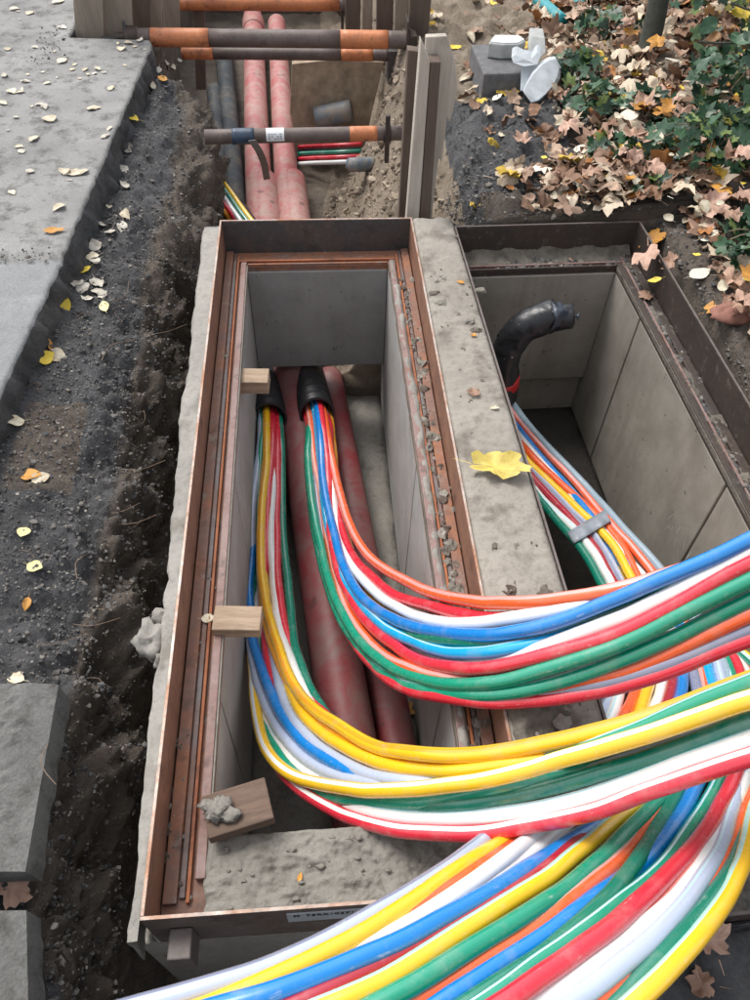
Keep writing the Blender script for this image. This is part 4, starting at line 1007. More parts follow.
# ------------------------------------------------------------------ timber sheeting
def board(label, quad, Y, dY, mat, name='timber_board', group=None):
    pts = [atY(x, y, Y) for x, y in quad]; c = Vector((sum(p.x for p in pts)/len(pts), Y, min(p.z for p in pts)))
    mb = MB(); mb.prism([p-c for p in pts], (0, dY, 0))
    bm = bmesh.new(); 
    o = mb.build(name, mat, bevel=.004); o.location = c
    bm.from_mesh(o.data); bmesh.ops.recalc_face_normals(bm, faces=bm.faces); bm.to_mesh(o.data); bm.free()
    return tag(o, label, 'timber board', group)
GT = 'timber boards lining the trench'
board('light grey timber post at the right trench side, flat front face', [(421, 40), (430, 62), (416, 262), (403, 262)], 2.72, .05, WOODG, group=GT)
board('dark shaded side face of the light grey post, built as a board', [(430.3, 62), (441, 62), (427, 262), (416.3, 262)], 2.725, .07, WOODB, group=GT)  # side face of the light post, its shade painted as darker timber
board('splintered pale board with a ragged pointed edge right of the dark side face', [(426, 37), (447, 36), (455, 60), (458, 88), (450, 124), (447, 118), (442, 163), (439, 158), (433, 205), (429, 262), (420, 262)], 2.80, .03, WOODG, group=GT)
board('dark brown plank standing behind the end of the thick prop', [(408, 50), (422, 52), (414, 230), (398, 230)], 2.95, .05, WOODB, group=GT)
board('tall brown plank rising above the thick prop end at the top', [(411, -60), (436, -60), (428, 42), (409, 42)], 4.46, .06, WOODB, group=GT)
board('narrow pale plank edge behind the tall brown plank', [(396, -60), (410, -60), (408, 80), (394, 60)], 4.6, .05, WOODD, group=GT)
board('dark plank behind the top prop at the trench end', [(345, -60), (362, -60), (360, 40), (346, 40)], 5.0, .06, WOODB, group=GT)
board('grey plank standing beside the dark plank near the top prop', [(364, -60), (374, -60), (372, 45), (362, 45)], 4.9, .05, WOODD, group=GT)
board('brown grey plank between the pale edge and the grey plank', [(378, -60), (396, -60), (392, 50), (376, 50)], 4.75, .05, WOODB, group=GT)
board('sandy brown backing panel deep in the far trench below the props', [(292, 64), (330, 60), (384, 62), (372, 112), (362, 160), (300, 160), (290, 112)], 4.72, .05, m_plain('sand stained panel', (.36, .28, .20, 1), .95, .45, .8, 9), group=GT)
# boards at the left trench wall, standing on the paving corner
for lab, q, Y, mt in (('leftmost weathered board behind the paving corner', [(66, -90), (100, -90), (104, 40), (76, 40)], 4.47, WOODD),
                      ('wide weathered board left of the dark gap by the paving corner', [(94, -90), (126, -90), (133, 40), (104, 40)], 4.52, WOODD),
                      ('dark board in the gap among the weathered boards', [(122, -90), (146, -90), (150, 45), (132, 45)], 4.68, WOODB),
                      ('grey board right of the dark board near the paving corner', [(140, -90), (158, -90), (162, 30), (148, 36)], 4.72, WOODD),
                      ('narrow weathered board where the top prop begins', [(158, -90), (176, -90), (180, 38), (164, 38)], 4.95, WOODD),
                      ('dark post left of the pink pipes behind the thick prop', [(190, -60), (203, -60), (206, 90), (196, 90)], 5.1, WOODB)):
    board(lab, q, Y, .04, mt, group=GT)
board('dark plank wall closing the trench behind the pipes', [(180, -80), (350, -80), (350, 70), (196, 70)], 7.3, .06, WOODB, group=GT)

# wooden wedges in the left frame
def wedge(label, c, size, rz, mat, tilt=0):
    e = empty('wood_block', c, rz, label, 'wood block', 'wood blocks wedged in the left frame'); mb = MB(); a, b, h = size
    mb.box(-a/2, a/2, -b/2, b/2, -h, 0); o = mb.build('block_body', mat, e, bevel=.003); o.rotation_euler = (tilt, 0, 0); return e
wedge('small fresh wood block under the left ledge next to the black duct', atz(254, 371, -.135)+Vector((-.01, -.02, 0)), (.115, .07, .05), R(-3), WOOD)
wedge('wood block with end grain wedged midway along the left ledge', atz(242, 621, -.09)+Vector((-.012, .01, 0)), (.115, .068, .036), R(-4), WOOD)
wedge('larger wet brown wood block on the near left corner mortar', atz(237, 812, -.06)+Vector((0, .01, .0)), (.13, .088, .03), R(14), m_wood('wet brown timber', (.085, .055, .04, 1), (.18, .12, .088, 1), (8, 60, 60)), R(-4))
mb = MB()
for k in range(7): lump(mb, atz(216+random.uniform(-8, 14), 808+random.uniform(-8, 10), -.05), random.uniform(.009, .016), k*3+1, (1.5, .9, .35), 2, 1.3)
tag(mb.build('mortar_lump', MORTARW, smooth=True), 'crumbly grey mortar lump on the larger brown wood block', 'mortar lump')

# ------------------------------------------------------------------ drop helper
bpy.context.view_layer.update()
def bvh_of(o):
    dg = bpy.context.evaluated_depsgraph_get(); ev = o.evaluated_get(dg); m_ = ev.to_mesh()
    M_ = o.matrix_world; v = [M_ @ x.co for x in m_.vertices]; p = [tuple(q.vertices) for q in m_.polygons]; ev.to_mesh_clear()
    return BVHTree.FromPolygons(v, p)
surf = [bvh_of(x) for x in [soil, pave, beam]+[c for c in list(chL.children)+list(chR.children) if c.name.split('.')[0] in ('ledge_angle', 'frame_plate', 'mortar_bed', 'floor')]+[x for x in scene.objects if x.name.startswith('slab_body')]]
tsurf = bvh_of(soil)
def drop(px, py):
    o_ = Vector(CAM); d_ = Vector(ray(px, py)).normalized(); best = None
    for b in surf:
        h = b.ray_cast(o_, d_)
        if h[0] is not None and (best is None or h[3] < best[3]): best = h
    if best is None: return atz(px, py, 0), Vector((0, 0, 1))
    n_ = best[1]
    if n_.dot(d_) > 0: n_ = -n_
    return best[0], n_
def down_hit(x, y):
    best = None
    for b in (surf[0], surf[1]):
        h = b.ray_cast(Vector((x, y, 3)), Vector((0, 0, -1)))
        if h[0] is not None and (best is None or h[3] < best[3]): best = h
    return (best[0], best[1]) if best else (Vector((x, y, 0)), Vector((0, 0, 1)))

# ------------------------------------------------------------------ loose soil crumbs, stones
rc = random.Random(5)
TEMPL = []
for k in range(24):
    t_ = MB(); lump(t_, (0, 0, 0), 1.0, k, (1, rc.uniform(.8, 1.4), rc.uniform(.6, .9)), 1, .9); TEMPL.append((np.array(t_.v), t_.f))
def crumbs(name, mat, label, picks):
    vs_, fs_ = [], []; base = 0
    for p, r_ in picks:
        tv, tf = TEMPL[rc.randrange(24)]; a = rc.uniform(0, 6.28); c_, s_ = math.cos(a), math.sin(a)
        v_ = tv @ np.array([[c_, s_, 0], [-s_, c_, 0], [0, 0, 1]])*r_+np.array(p); vs_.append(v_)
        fs_ += [tuple(base+q for q in f_) for f_ in tf]; base += len(tv)
    m_ = bpy.data.meshes.new(name); m_.from_pydata(np.concatenate(vs_).tolist(), [], fs_); m_.update(); m_.materials.append(mat)
    o_ = bpy.data.objects.new(name, m_); COL.objects.link(o_); tag(o_, label, 'crumbs', None, 'stuff'); return o_
def soilpoint(Y, q):
    j = min(int(np.searchsorted(rowsY, Y)), nr-1); k = int(q); return V[j*nc+sum(SEG[:k])+int((q-k)*SEG[k])]
pk, ps = [], []
for i in range(30000):
    u = rc.random()
    if u < .72: Y = rc.uniform(.1, 2.9); q = rc.uniform(1.6, 5.6)
    else: Y = rc.uniform(2.7, 4.5); q = rc.uniform(1.9, 6.2)
    p = soilpoint(Y, q); r_ = min(.010, .0019*math.exp(rc.gauss(.15, .5)))
    pk.append(((p[0]+rc.uniform(-.012, .012), p[1]+rc.uniform(-.008, .008), p[2]+r_*.15), r_))
for i in range(5200):
    if i < 3200: p = soilpoint(rc.uniform(2.605, 3.05), rc.uniform(14.3, 16.4))
    else: p = soilpoint(rc.uniform(1.3, 2.6), rc.uniform(13.6, 15.6))
    r_ = min(.012, .0019*math.exp(rc.gauss(.25, .6))); pk.append(((p[0]+rc.uniform(-.01, .01), p[1]+rc.uniform(-.008, .008), p[2]), r_))
for i in range(1500):
    p = soilpoint(rc.uniform(2.75, 3.5), rc.uniform(14.9, 15.9)); r_ = .002*math.exp(rc.gauss(.2, .5)); pk.append(((p[0], p[1], p[2]), r_))
for i in range(2600):
    p = soilpoint(rc.uniform(2.65, 4.4), rc.uniform(10.3, 14.4)); r_ = min(.03, .003*math.exp(rc.gauss(.4, .75))); ps.append(((p[0]+rc.uniform(-.01, .01), p[1]+rc.uniform(-.01, .01), p[2]), r_))
for i in range(420):
    Y_ = 2.37+rc.gauss(0, .022) if i < 300 else rc.uniform(4.0, 4.5); x_ = rc.uniform(-1.75, -.89) if i < 300 else rc.gauss(-1.28, .06)
    pk.append(((x_, Y_, PZ+.003), min(.008, .0018*math.exp(rc.gauss(.2, .55)))))
crumbs('soil_crumbs', CRUMB, 'loose dark soil crumbs on the trench banks', pk)
SANDC = m_island('sand clods', [(0, (.2, .155, .115)), (.3, (.3, .245, .185)), (.6, (.4, .335, .26)), (.85, (.14, .11, .085))], .95)
crumbs('sand_clods', SANDC, 'sandy clods on the slope below the timber boards', ps)
# roots and twigs on the soil
mb = MB()
for i in range(80):
    if i < 34: p, _ = drop(rc.uniform(30, 150), rc.uniform(230, 760))
    else: p, _ = drop(rc.uniform(470, 740), rc.uniform(90, 260))
    a = rc.uniform(0, 6.28); L = rc.uniform(.03, .14)
    mid = p+Vector((math.cos(a)*L*.5, math.sin(a)*L*.5, rc.uniform(.002, .02)))
    mb.sweep(catmull([p+Vector((0, 0, .002)), mid, p+Vector((math.cos(a+.4)*L, math.sin(a+.4)*L, .004))], .02), rc.uniform(.0005, .0012), 5)
tag(mb.build('twigs', TWIG), kind='stuff', label='fine roots and twigs on the soil', cat='twigs')

# ------------------------------------------------------------------ leaves
def outline(kind):
    if kind == 'round':
        ang = [(180, .35), (166, .70), (148, .92), (136, .83), (124, .66), (112, .80), (98, .97), (88, .90), (78, .74), (66, .88), (52, 1.05), (42, .97), (33, .78), (22, .92), (10, 1.08), (0, 1.0)]
        p = [(.42+r_*.55*math.cos(R(a)), r_*.5*math.sin(R(a))) for a, r_ in ang]
        return p+[(x*(.96+.06*math.sin(9*x)), -y*(.82+.1*math.cos(13*x))) for x, y in p[-2:0:-1]]
    if kind == 'ovate':
        pts = []
        for k in range(15):
            t = k/14; wv = math.sin(math.pi*t**.8)**.85*.36*(1 if t < .95 else .6); pts.append((t, wv))
        return [(t, w) for t, w in pts]+[(t, -w) for t, w in pts[-2:0:-1]]
    if kind == 'maple':
        ang = [(180, .16), (150, .44), (128, .62), (118, .52), (100, .66), (84, .60), (70, .80), (54, .98), (47, .80), (36, .80), (27, .66), (14, .88), (0, 1.1)]
        p = [(.36+r_*.62*math.cos(R(a)), r_*.62*math.sin(R(a))) for a, r_ in ang]
        return p+[(x, -y) for x, y in p[-2:0:-1]]
    if kind == 'ivy':
        ang = [(180, .12), (140, .55), (112, .72), (90, .5), (62, .85), (50, .8), (32, .52), (14, .8), (0, 1.1)]
        p = [(.35+r_*.6*math.cos(R(a)), r_*.6*math.sin(R(a))) for a, r_ in ang]
        return p+[(x, -y) for x, y in p[-2:0:-1]]
def leaf_geo(kind, size, rn, curl=.25, crinkle=.06, aspect=1.0):
    """outline with an inner ring and a midrib fold; returns verts, faces (x along the leaf, z up)"""
    O = outline(kind); n = len(O); vs = []; cu = rn.uniform(.3, 1)*curl*rn.choice((1, 1, -1)); fold = rn.uniform(.0, .35); sd = rn.uniform(0, 50)
    def Z(x, y): return cu*((x-.45)**2)*1.1+fold*abs(y)*.5+crinkle*noise.noise(Vector((x*4+sd, y*4, sd)))+cu*.5*y*y
    ctr = (.42, 0.0)
    for (x, y) in O: vs.append((x, y*aspect, Z(x, y)))
    for (x, y) in O:
        x2, y2 = ctr[0]+(x-ctr[0])*.5, y*.5; vs.append((x2, y2*aspect, Z(x2, y2)))
    vs.append((ctr[0], 0, Z(*ctr)-.01))
    fs = []
    for i in range(n):
        k = (i+1) % n
        fs.append((i, k, n+k, n+i)); fs.append((n+i, n+k, 2*n))
    mz = min(v[2] for v in vs)
    b = len(vs); w_ = .012  # stalk
    vs += [(0.02, w_, Z(0, 0)), (0.02, -w_, Z(0, 0)), (-.28, -w_*.6, Z(0, 0)+.06), (-.28, w_*.6, Z(0, 0)+.06)]
    fs.append((b, b+1, b+2, b+3))
    return [Vector(((v[0]-.42)*size, v[1]*size, (v[2]-mz)*size)) for v in vs], fs
def leaf_mesh(kind, size, mat, rn, **kw):
    vs, fs = leaf_geo(kind, size, rn, **kw); me_ = bpy.data.meshes.new('leaf'); me_.from_pydata([tuple(v) for v in vs], [], fs); me_.update()
    me_.polygons.foreach_set('use_smooth', [True]*len(me_.polygons)); me_.materials.append(mat); return me_
rl = random.Random(11)
LM = {}
for key, kind, size, mat, kw in (('cream', 'ovate', .062, L_CREAM, dict(curl=.35)), ('white', 'ovate', .055, L_WHITE, dict(curl=.45, crinkle=.12)), ('yellow', 'ovate', .06, L_YEL, {}),
                                 ('paley', 'ovate', .058, L_PALEY, dict(curl=.15, crinkle=.03, aspect=1.25)), ('orange', 'ovate', .06, L_ORA, dict(curl=.5)), ('brown', 'maple', .12, L_BRN, dict(curl=1.0, crinkle=.25)),
                                 ('pink', 'maple', .13, L_PINKB, dict(curl=.9, crinkle=.24)), ('ymaple', 'maple', .13, L_YEL, dict(curl=.12, crinkle=.03)), ('yround', 'round', .17, L_YELP, dict(curl=.3, crinkle=.13)), ('omaple', 'maple', .12, L_ORA, dict(curl=.4, crinkle=.1)),
                                 ('oval', 'ovate', .09, m_leaf('large cream leaf', (.76, .72, .60, 1), (.62, .55, .38, 1), .7), dict(curl=.12, crinkle=.03, aspect=1.35))):
    LM[key] = [leaf_mesh(kind, size, mat, rl, **kw) for _ in range(5)]
def place_leaf(key, px, py, label, group=None, scale=1.0, rot=None, lift=.003, name='fallen_leaf', tilt=.12):
    p, n_ = drop(px, py); o_ = bpy.data.objects.new(name, rl.choice(LM[key])); COL.objects.link(o_)
    q = Vector((0, 0, 1)).rotation_difference((n_+Vector((0, 0, 1.2))+Vector((rl.uniform(-tilt, tilt), rl.uniform(-tilt, tilt), 0))).normalized()).to_matrix()
    q = q @ Matrix.Rotation(rot if rot is not None else rl.uniform(0, 6.28), 3, 'Z')
    o_.rotation_euler = q.to_euler(); o_.location = p+n_*lift; s_ = scale; o_.scale = (s_, s_*rl.uniform(.65, 1.15), s_*rl.uniform(.8, 1.5))
    return tag(o_, label, 'leaf', group)
PAVE_PX = [(18,12),(62,28),(8,50),(78,6),(62,62),(5,77),(20,20),(30,14),(58,3),(150,32),(75,65),(85,70),(80,79),(95,74),(43,73),(57,78),(28,75),(25,82),(22,90),(12,92),(3,104),(45,107),(32,107),(16,118),(8,131),(20,148),(93,109),(111,89),(125,66),(72,70),(40,105),(50,120),(34,140),(105,137),(110,129),(22,152),(30,172),(12,193),(65,173),(75,174),(70,181),(84,173),(60,208),(55,52),(35,48),(14,10),(104,73),(98,70),(48,84),(88,75),(20,93),(135,47),(140,41),(128,44),(145,50),(122,50),(118,44)]
for (x, y) in PAVE_PX:
    place_leaf('white' if rl.random() < .5 else 'cream', x, y, 'small bleached pale leaf on the grey paving left of the trench', 'pale leaves on the paving', rl.choice([.35, .5, .6, .75, .9, 1.05, 1.25]))
place_leaf('orange', 53, 232, 'striped orange and cream leaf on the paving near its edge', None, 1.25, R(10))
SH = [('cream', 151, 85), ('white', 165, 62), ('cream', 172, 66), ('white', 178, 60), ('orange', 163, 79), ('white', 158, 70), ('white', 128, 152), ('white', 130, 148), ('white', 124, 170), ('white', 126, 186), ('cream', 109, 208), ('cream', 126, 215), ('white', 122, 226), ('white', 100, 225), ('white', 96, 247),
      ('cream', 93, 258), ('white', 97, 284), ('white', 82, 289), ('white', 103, 297), ('paley', 105, 307), ('yellow', 64, 303), ('yellow', 85, 270), ('white', 95, 262), ('orange', 48, 347), ('yellow', 44, 358), ('cream', 56, 357), ('cream', 14, 421), ('cream', 40, 480), ('orange', 30, 477), ('yellow', 132, 118), ('white', 92, 248), ('white', 78, 285), ('white', 110, 233), ('white', 88, 300), ('white', 100, 293)]
for k, x, y in SH:
    lab = {'cream': 'cream leaf lying on the black soil shoulder', 'white': 'withered whitish leaf on the black soil shoulder', 'orange': 'small orange leaf on the soil under the paving edge', 'paley': 'pale yellow leaf on the black shoulder beside withered leaves', 'yellow': 'yellow leaf leaning on the paving edge'}[k]
    place_leaf(k, x, y, lab, 'leaves on the soil shoulder', rl.uniform(.8, 1.15), tilt=.4)
place_leaf('paley', 24, 532, 'pale yellow leaf on black soil, the upper one of two', None, .62)
place_leaf('paley', 34, 567, 'pale yellow leaf on black soil, the lower one of two', None, .72)
place_leaf('orange', 27, 603, 'curled amber leaf on the black soil above the broken slab', None, .6)
place_leaf('cream', 17, 679, 'torn cream leaf at the top edge of the broken slab', None, .8)
place_leaf('pink', 12, 888, 'crumpled brown leaf between the two dark paving slabs', None, .62, R(40))
place_leaf('cream', 208, 621, 'pinkish cream leaf on the rusty left ledge above the wood block', None, .58, R(0), .012)
place_leaf('paley', 193, 646, 'small yellow brown leaf on the rusty left ledge', None, .42, R(80), .006)
place_leaf('orange', 300, 879, 'tiny orange leaf scrap on the near mortar bed', None, .32)
place_leaf('yround', 495, 471, 'large bright yellow leaf on the mortar beam', None, .95, R(-15), .008)
for lab, x, y, k, s in (('small brown leaf scrap on the beam above the yellow leaf', 474, 393, 'brown', .35), ('orange scrap at the far end of the mortar beam', 461, 283, 'orange', .45), ('orange brown scrap in the middle of the mortar beam', 474, 336, 'omaple', .22), ('pale scrap of leaf on the beam just above the yellow leaf', 495, 409, 'cream', .45)):
    place_leaf(k, x, y, lab, None, s)
place_leaf('omaple', 404, 710, 'curled orange brown leaf on the chamber floor beside the red pipe', None, .55)
place_leaf('orange', 402, 731, 'small ochre leaf on the chamber floor below the orange brown one', None, .8)
place_leaf('brown', 645, 300, 'dry brown leaf on the rusty ledge of the right chamber', None, .55, R(200), .015)
place_leaf('brown', 715, 445, 'small greyish leaf on the right chamber ledge', None, .35)
place_leaf('pink', 568, 260, 'small pinkish leaf on the far ledge of the right chamber', None, .35)
place_leaf('pink', 708, 940, 'brown leaf on the dark ground right of the lower bundle', None, .62)
place_leaf('brown', 700, 985, 'dark brown leaf on the ground at the lower right', None, .5)
place_leaf('ymaple', 481, 101, 'yellow leaf beside the dark concrete block', None, .55)
place_leaf('oval', 497, 98, 'round cream leaf in front of the dark concrete block', None, .55)
place_leaf('oval', 706, 240, 'large oval cream leaf at the right, the upper of two', None, .95, R(25), .02)
place_leaf('oval', 720, 258, 'large oval cream leaf at the right, the lower of two', None, 1.0, R(35), .02)
place_leaf('oval', 700, 276, 'long cream leaf beneath the two oval ones', None, .85, R(10), .01)
place_leaf('omaple', 660, 240, 'big ochre and brown maple leaf above the right frame', None, 1.0, R(200), .02)
place_leaf('pink', 657, 258, 'pinkish maple leaf hanging over the right frame corner', None, .95, R(250), .03)
place_leaf('omaple', 703, 160, 'bright orange curled leaf lying on the ivy', None, .7, None, .06)
place_leaf('pink', 524, 142, 'pinkish brown maple leaf on the black soil mound', None, .65, R(190), .01)
place_leaf('cream', 502, 135, 'pale torn leaf on the black soil mound', None, .9, R(30))
place_leaf('paley', 551, 206, 'round lime yellow leaf at the edge of the right frame', None, .8, None, .01)
place_leaf('cream', 560, 196, 'curled cream leaf beside the lime yellow one', None, 1.3, R(20), .02)
place_leaf('omaple', 712, 310, 'brown leaf on the stone at the far right', None, .5)
place_leaf('cream', 470, 37, 'pale oval leaf on the sand left of the concrete block', None, 1.2)
place_leaf('yellow', 455, 48, 'yellow leaf on the sand behind the timber posts', None, 1.3)
place_leaf('yellow', 494, 3, 'yellow leaf on the sand at the top edge', None, 1.2)
place_leaf('cream', 468, 78, 'ochre leaf wedged beside the dark concrete block', None, 1.4)
place_leaf('yellow', 727, 66, 'bright yellow leaf caught in the shrub at the upper right', None, 1.9, R(80), .22)
# larger single leaves scattered over the right bank
for i in range(215):
    x, y = rl.uniform(545, 748), rl.uniform(30, 350)
    p, n_ = drop(x, y)
    if p.x < 1.0 and p.y < 2.7: continue
    if p.x < 1.27 and p.y < 2.62: continue
    if p.y < 2.0 and p.x < 1.33: continue
    k = rl.choices(['pink', 'brown', 'omaple', 'cream', 'oval', 'yellow'], [5, 7, 2, 7, 2, 3])[0]
    lab = {'pink': 'pinkish brown maple leaf among the litter of the right bank', 'brown': 'dark brown maple leaf among the litter of the right bank', 'omaple': 'orange maple leaf among the litter of the right bank',
           'cream': 'small cream leaf among the litter of the right bank', 'oval': 'broad cream leaf among the litter of the right bank', 'yellow': 'small yellow leaf among the litter of the right bank'}[k]
    place_leaf(k, x, y, lab, 'leaves on the right bank', rl.uniform(.5, .95), None, rl.uniform(.005, .03) if x < 590 else rl.uniform(.01, .12), tilt=.5)
# litter mass
mb = MB(); n_l = 0
while n_l < 4700:
    x = rl.uniform(.6, 3.0); Y = rl.uniform(1.2, 6.2); edge_ = n_l < 230
    if edge_: x = .75+.6*rl.random()**.6; Y = rl.uniform(2.6, 2.95)
    if x < 1.36 and Y < 2.62: continue
    dens = interp(x, [.6, 1.0, 1.3, 3.5], [.02 if Y < 3.6 else .10, .30, 1, .7])
    if Y > 3.5 and x < 1.15: dens *= .4
    if not edge_ and rl.random() > dens: continue
    p, nn = down_hit(x, Y)
    kind = rl.choices(['maple', 'ovate', 'ovate'], [4, 5, 4])[0]; s = rl.uniform(.07, .145) if kind == 'maple' else rl.uniform(.035, .085)
    vs, fs = leaf_geo(kind, s, rl, curl=rl.uniform(.3, 1.3), crinkle=rl.uniform(.1, .32), aspect=rl.uniform(.6, 1.1))
    q = Matrix.Rotation(rl.gauss(0, .35), 3, 'X') @ Matrix.Rotation(rl.gauss(0, .35), 3, 'Y') @ Matrix.Rotation(rl.uniform(0, 6.28), 3, 'Z')
    off = p+Vector((0, 0, rl.uniform(.0, .03))); mb.add([q @ v+off for v in vs], fs); n_l += 1
tag(mb.build('leaf_litter', LITTER, smooth=True), 'thick brown leaf litter covering the right bank', 'leaf litter', None, 'stuff')

# ------------------------------------------------------------------ ivy, shrub, trunk
def foliage(mb, c, rx, ry, rz, n, kind, smin, smax, rn, face_up=.6):
    for i in range(n):
        a = rn.uniform(0, 6.28); rr_ = rn.random()**.6
        p = c+Vector((math.cos(a)*rr_*rx, math.sin(a)*rr_*ry, rz*(rn.random()**.8)*(1.15-rr_*.6)))
        vs, fs = leaf_geo(kind, rn.uniform(smin, smax), rn, curl=.3, crinkle=.05)
        nrm = Vector((rn.gauss(0, .5), rn.gauss(-.35, .5), face_up+rn.random()*.6)).normalized()
        q = Vector((0, 0, 1)).rotation_difference(nrm).to_matrix() @ Matrix.Rotation(rn.uniform(0, 6.28), 3, 'Z')
        mb.add([q @ v+p for v in vs], fs)
ri = random.Random(21)
def ivy(label, px, py, rx, ry, rz, n, smin=.04, smax=.085):
    p, _ = drop(px, py); e = empty('ivy_plant', p, 0, label, 'ivy', 'ivy plants on the right bank')
    mb = MB(); foliage(mb, Vector((0, 0, .01)), rx, ry, rz, n, 'ivy', smin, smax, ri); mb.build('leaves', IVY, e, smooth=True)
    mb = MB()
    for k in range(9):
        a = ri.uniform(0, 6.28); t = Vector((math.cos(a)*rx*.8, math.sin(a)*ry*.8, rz*.5))
        mb.sweep(catmull([Vector((0, 0, -.01)), t*.5+Vector((0, 0, rz*.4)), t], .04), .002, 5)
    mb.build('stems', TWIG, e)
ivy('ivy clump beside the white broken plastic piece', 575, 78, .12, .16, .10, 85)
ivy('ivy patch below the white piece, left of the fallen maple leaves', 592, 112, .12, .12, .10, 75)
ivy('small ivy sprig among the brown leaves in the middle of the bank', 622, 160, .17, .13, .08, 75)
ivy('ivy patch under the small tree trunk', 645, 118, .17, .10, .10, 45)
ivy('broad dark ivy mat at the right edge of the bank', 705, 158, .27, .18, .18, 190)
ivy('dark ivy growing up at the right edge behind the mat', 742, 125, .28, .25, .38, 260)
ivy('ivy sprig with fresh leaves at the right edge above the stone', 752, 262, .13, .16, .16, 90, .05, .08)
ivy('thin ivy trailing beside the big maple leaves', 655, 190, .12, .08, .05, 22)
ivy('ivy in the background left of the trunk', 604, 34, .16, .16, .10, 45)
# yellow green shrub at the upper right
for (sx_, sy_, lab_, mat_, hz_, n_) in ((2.05, 3.62, 'yellow green shrub in the upper right corner', SHRUB, (.12, .6), 17), (2.02, 2.95, 'dark green leafy bush at the right edge below the yellow green shrub', IVY, (.15, .5), 11)):
    base = down_hit(sx_, sy_)[0]; e = empty('shrub', base, 0, lab_, 'shrub', 'shrubs on the right bank')
    mb = MB(); mbs = MB()
    for k in range(n_):
        a = ri.uniform(-.6, 3.6); t = Vector((math.cos(a)*ri.uniform(.2, .62), math.sin(a)*ri.uniform(.15, .6), ri.uniform(*hz_)))
        mid = t*.5+Vector((0, 0, .12)); P = catmull([Vector((0, 0, -.02)), mid, t], .05); mbs.sweep(P, .004, 5)
        for q_ in range(24):
            c_ = P[ri.randrange(3, len(P))]+Vector((ri.gauss(0, .11), ri.gauss(0, .11), ri.gauss(0, .10)))
            vs, fs = leaf_geo(ri.choice(('ovate', 'ivy', 'ovate')), ri.uniform(.045, .09), ri, curl=.3)
            nrm = Vector((ri.gauss(0, .5), ri.gauss(-.5, .5), .5+ri.random()*.5)).normalized()
            q = Vector((0, 0, 1)).rotation_difference(nrm).to_matrix() @ Matrix.Rotation(ri.uniform(0, 6.28), 3, 'Z')
            mb.add([q @ v+c_ for v in vs], fs)
    mb.build('leaves', mat_, e, smooth=True); mbs.build('stems', BARK, e)
# slender trunk
p, _ = drop(647, 56); e = empty('tree', p, 0, 'slender dark tree trunk at the top right behind the ivy', 'tree')
top = atY(668, -40, p.y+.1)-p; top = top*1.0
P = catmull([Vector((0, 0, -.08)), top*.3, top, top*2.2+Vector((.1, .1, .2)), top*4+Vector((.1, .2, .6))], .05); n = len(P)
mb = MB(); mb.sweep(P, lambda i: .05*(1-.55*i/n)+(.02 if i < 2 else 0), 14); mb.build('trunk', BARK, e, smooth=True)
mb = MB(); tp = P[-1]
for k in range(260):
    c_ = tp+Vector((ri.gauss(0, .5), ri.gauss(.2, .5), ri.gauss(.2, .4))); vs, fs = leaf_geo('ovate', ri.uniform(.06, .09), ri)
    q = Matrix.Rotation(ri.uniform(0, 6.28), 3, 'Z') @ Matrix.Rotation(ri.gauss(0, .6), 3, 'X'); mb.add([q @ v+c_ for v in vs], fs)
mb.build('crown', SHRUB, e, smooth=True)

# ------------------------------------------------------------------ rubble on the right bank
zb = .14
q4 = [atz(471, 45, zb), atz(500, 37, zb), atz(528, 70, zb), atz(484, 74, zb)]
A0 = atz(484, 74, zb); B0 = atz(527, 73, zb); Dv = atz(471, 44, zb)-A0
e = empty('concrete_block', A0+Vector((0, 0, -.16)), 0, 'dark grey concrete block on the soil mound', 'concrete block')
mb = MB(); r0 = [Vector((0, 0, .16)), B0-A0+Vector((0, 0, .16)), B0-A0+Dv+Vector((0, 0, .16)), Dv+Vector((0, 0, .16))]
mb.prism([p_-Vector((0, 0, .19)) for p_ in r0], (0, 0, .19)); mb.build('block_body', BLOCKM, e, bevel=.008)
c = atz(505, 50, zb+.02)
e = empty('stone_chunk', c, 0, 'flat six sided stone chunk with white top lying on the concrete block', 'stone')
mb = MB(); pp = [(-.09, -.04), (-.03, -.06), (.05, -.055), (.09, -.01), (.07, .045), (-.05, .05)]
mb.prism([Vector((x, y_, -.018)) for x, y_ in pp], (0, 0, .062)); mb.build('stone_body', STONEM, e, bevel=.006)
mb = MB(); mb.prism([Vector((x*.9, y_*.85, .0445)) for x, y_ in pp], (0, 0, .004)); mb.build('white_top', PAPER, e, bevel=.001)
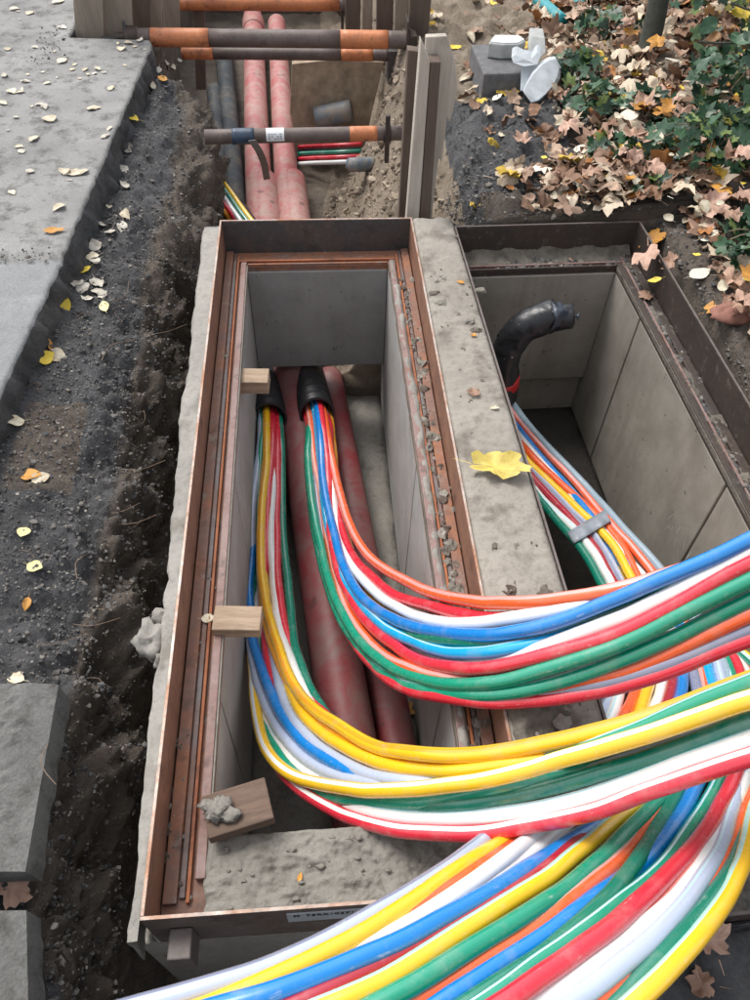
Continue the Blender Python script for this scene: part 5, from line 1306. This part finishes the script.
# broken pale plastic gutter piece: curved plate, upright web and stub
p0 = atz(534, 98, .085); e = empty('broken_fitting', p0, 0, 'broken pale grey fitting with a curved plate beside the concrete block', 'fitting')
GRY = m_plain('pale grey plastic', (.46, .50, .53, 1), .6, .18, .3)
d0 = (p0-Vector(CAM)).dot(Vector(RM @ np.array([0, 0, 1])))
def P2(px, py, dz=0): return atd(px, py, d0+dz)-p0
def curved(name, edge, low, th):
    mb = MB(); n = len(edge); vs = []
    for (a, b) in zip(edge, low): vs += [P2(*a[:2], a[2]), P2(*b[:2], b[2]), P2(b[0]+th, b[1]+1, b[2]+.05), P2(a[0]-1, a[1]-th, a[2]+.05)]
    mb.add(vs, [(4*i+k, 4*i+(k+1) % 4, 4*i+4+(k+1) % 4, 4*i+4+k) for i in range(n-1) for k in range(4)]+[(0, 1, 2, 3), (4*n-1, 4*n-2, 4*n-3, 4*n-4)])
    mb.build(name, GRY, e, bevel=.003)
curved('curved_plate', [(523, 92, .0), (527, 84, -.01), (533, 74, -.02), (541, 65, -.01), (549, 60, .01), (556, 59, .04)],
       [(531, 103, .0), (538, 101, -.015), (546, 94, -.02), (552, 87, -.01), (557, 78, .01), (559, 68, .04)], 3)
mb = MB(); mb.prism([P2(521, 66, .02), P2(534, 62, .03), P2(536, 70, .03), P2(526, 90, .03), P2(520, 92, .02)], Vector((.02, .05, .0))); mb.build('web', GRY, e, bevel=.004)
mb = MB(); mb.prism([P2(511, 57, -.01), P2(516, 55, -.01), P2(524, 59, -.01), P2(532, 58, .0), P2(537, 53, .0), P2(541, 57, .0), P2(538, 65, .0), P2(524, 67, -.01), P2(513, 63, -.01)], Vector((.01, .05, .02))); mb.build('arm', GRY, e, bevel=.004)
mb = MB(); mb.prism([P2(531, 37, .10), P2(545, 38, .10), P2(546, 52, .10), P2(541, 58, .10), P2(529, 56, .10)], Vector((.0, .06, .02))); mb.build('stub', STONEM, e, bevel=.004)
# fix normals of those loose prisms
for o in scene.objects:
    if o.type == 'MESH' and o.parent and o.parent.name.startswith(('broken_fitting', 'concrete_block', 'stone_chunk')):
        bm = bmesh.new(); bm.from_mesh(o.data); bmesh.ops.recalc_face_normals(bm, faces=bm.faces); bm.to_mesh(o.data); bm.free()
# teal pipes
pipe_thing('teal_pipe', 'teal plastic pipe lying at the top edge among leaves', 'pipe', [atz(524, -12, .10), atz(562, 22, .10)], .035, TEAL)
pipe_thing('teal_pipe', 'teal pipe end further right at the top edge among leaves', 'pipe', [atz(583, -14, .12), atz(577, 16, .09)], .032, TEAL)
# reddish stone at the right
c, _ = drop(735, 318)
mb = MB(); lump(mb, (0, 0, .015), .055, 5, (1.5, .8, .5), 3, .35); o = mb.build('stone', BRICK, smooth=True); o.location = c
tag(o, 'reddish brick stone at the right edge beneath the leaves', 'stone')
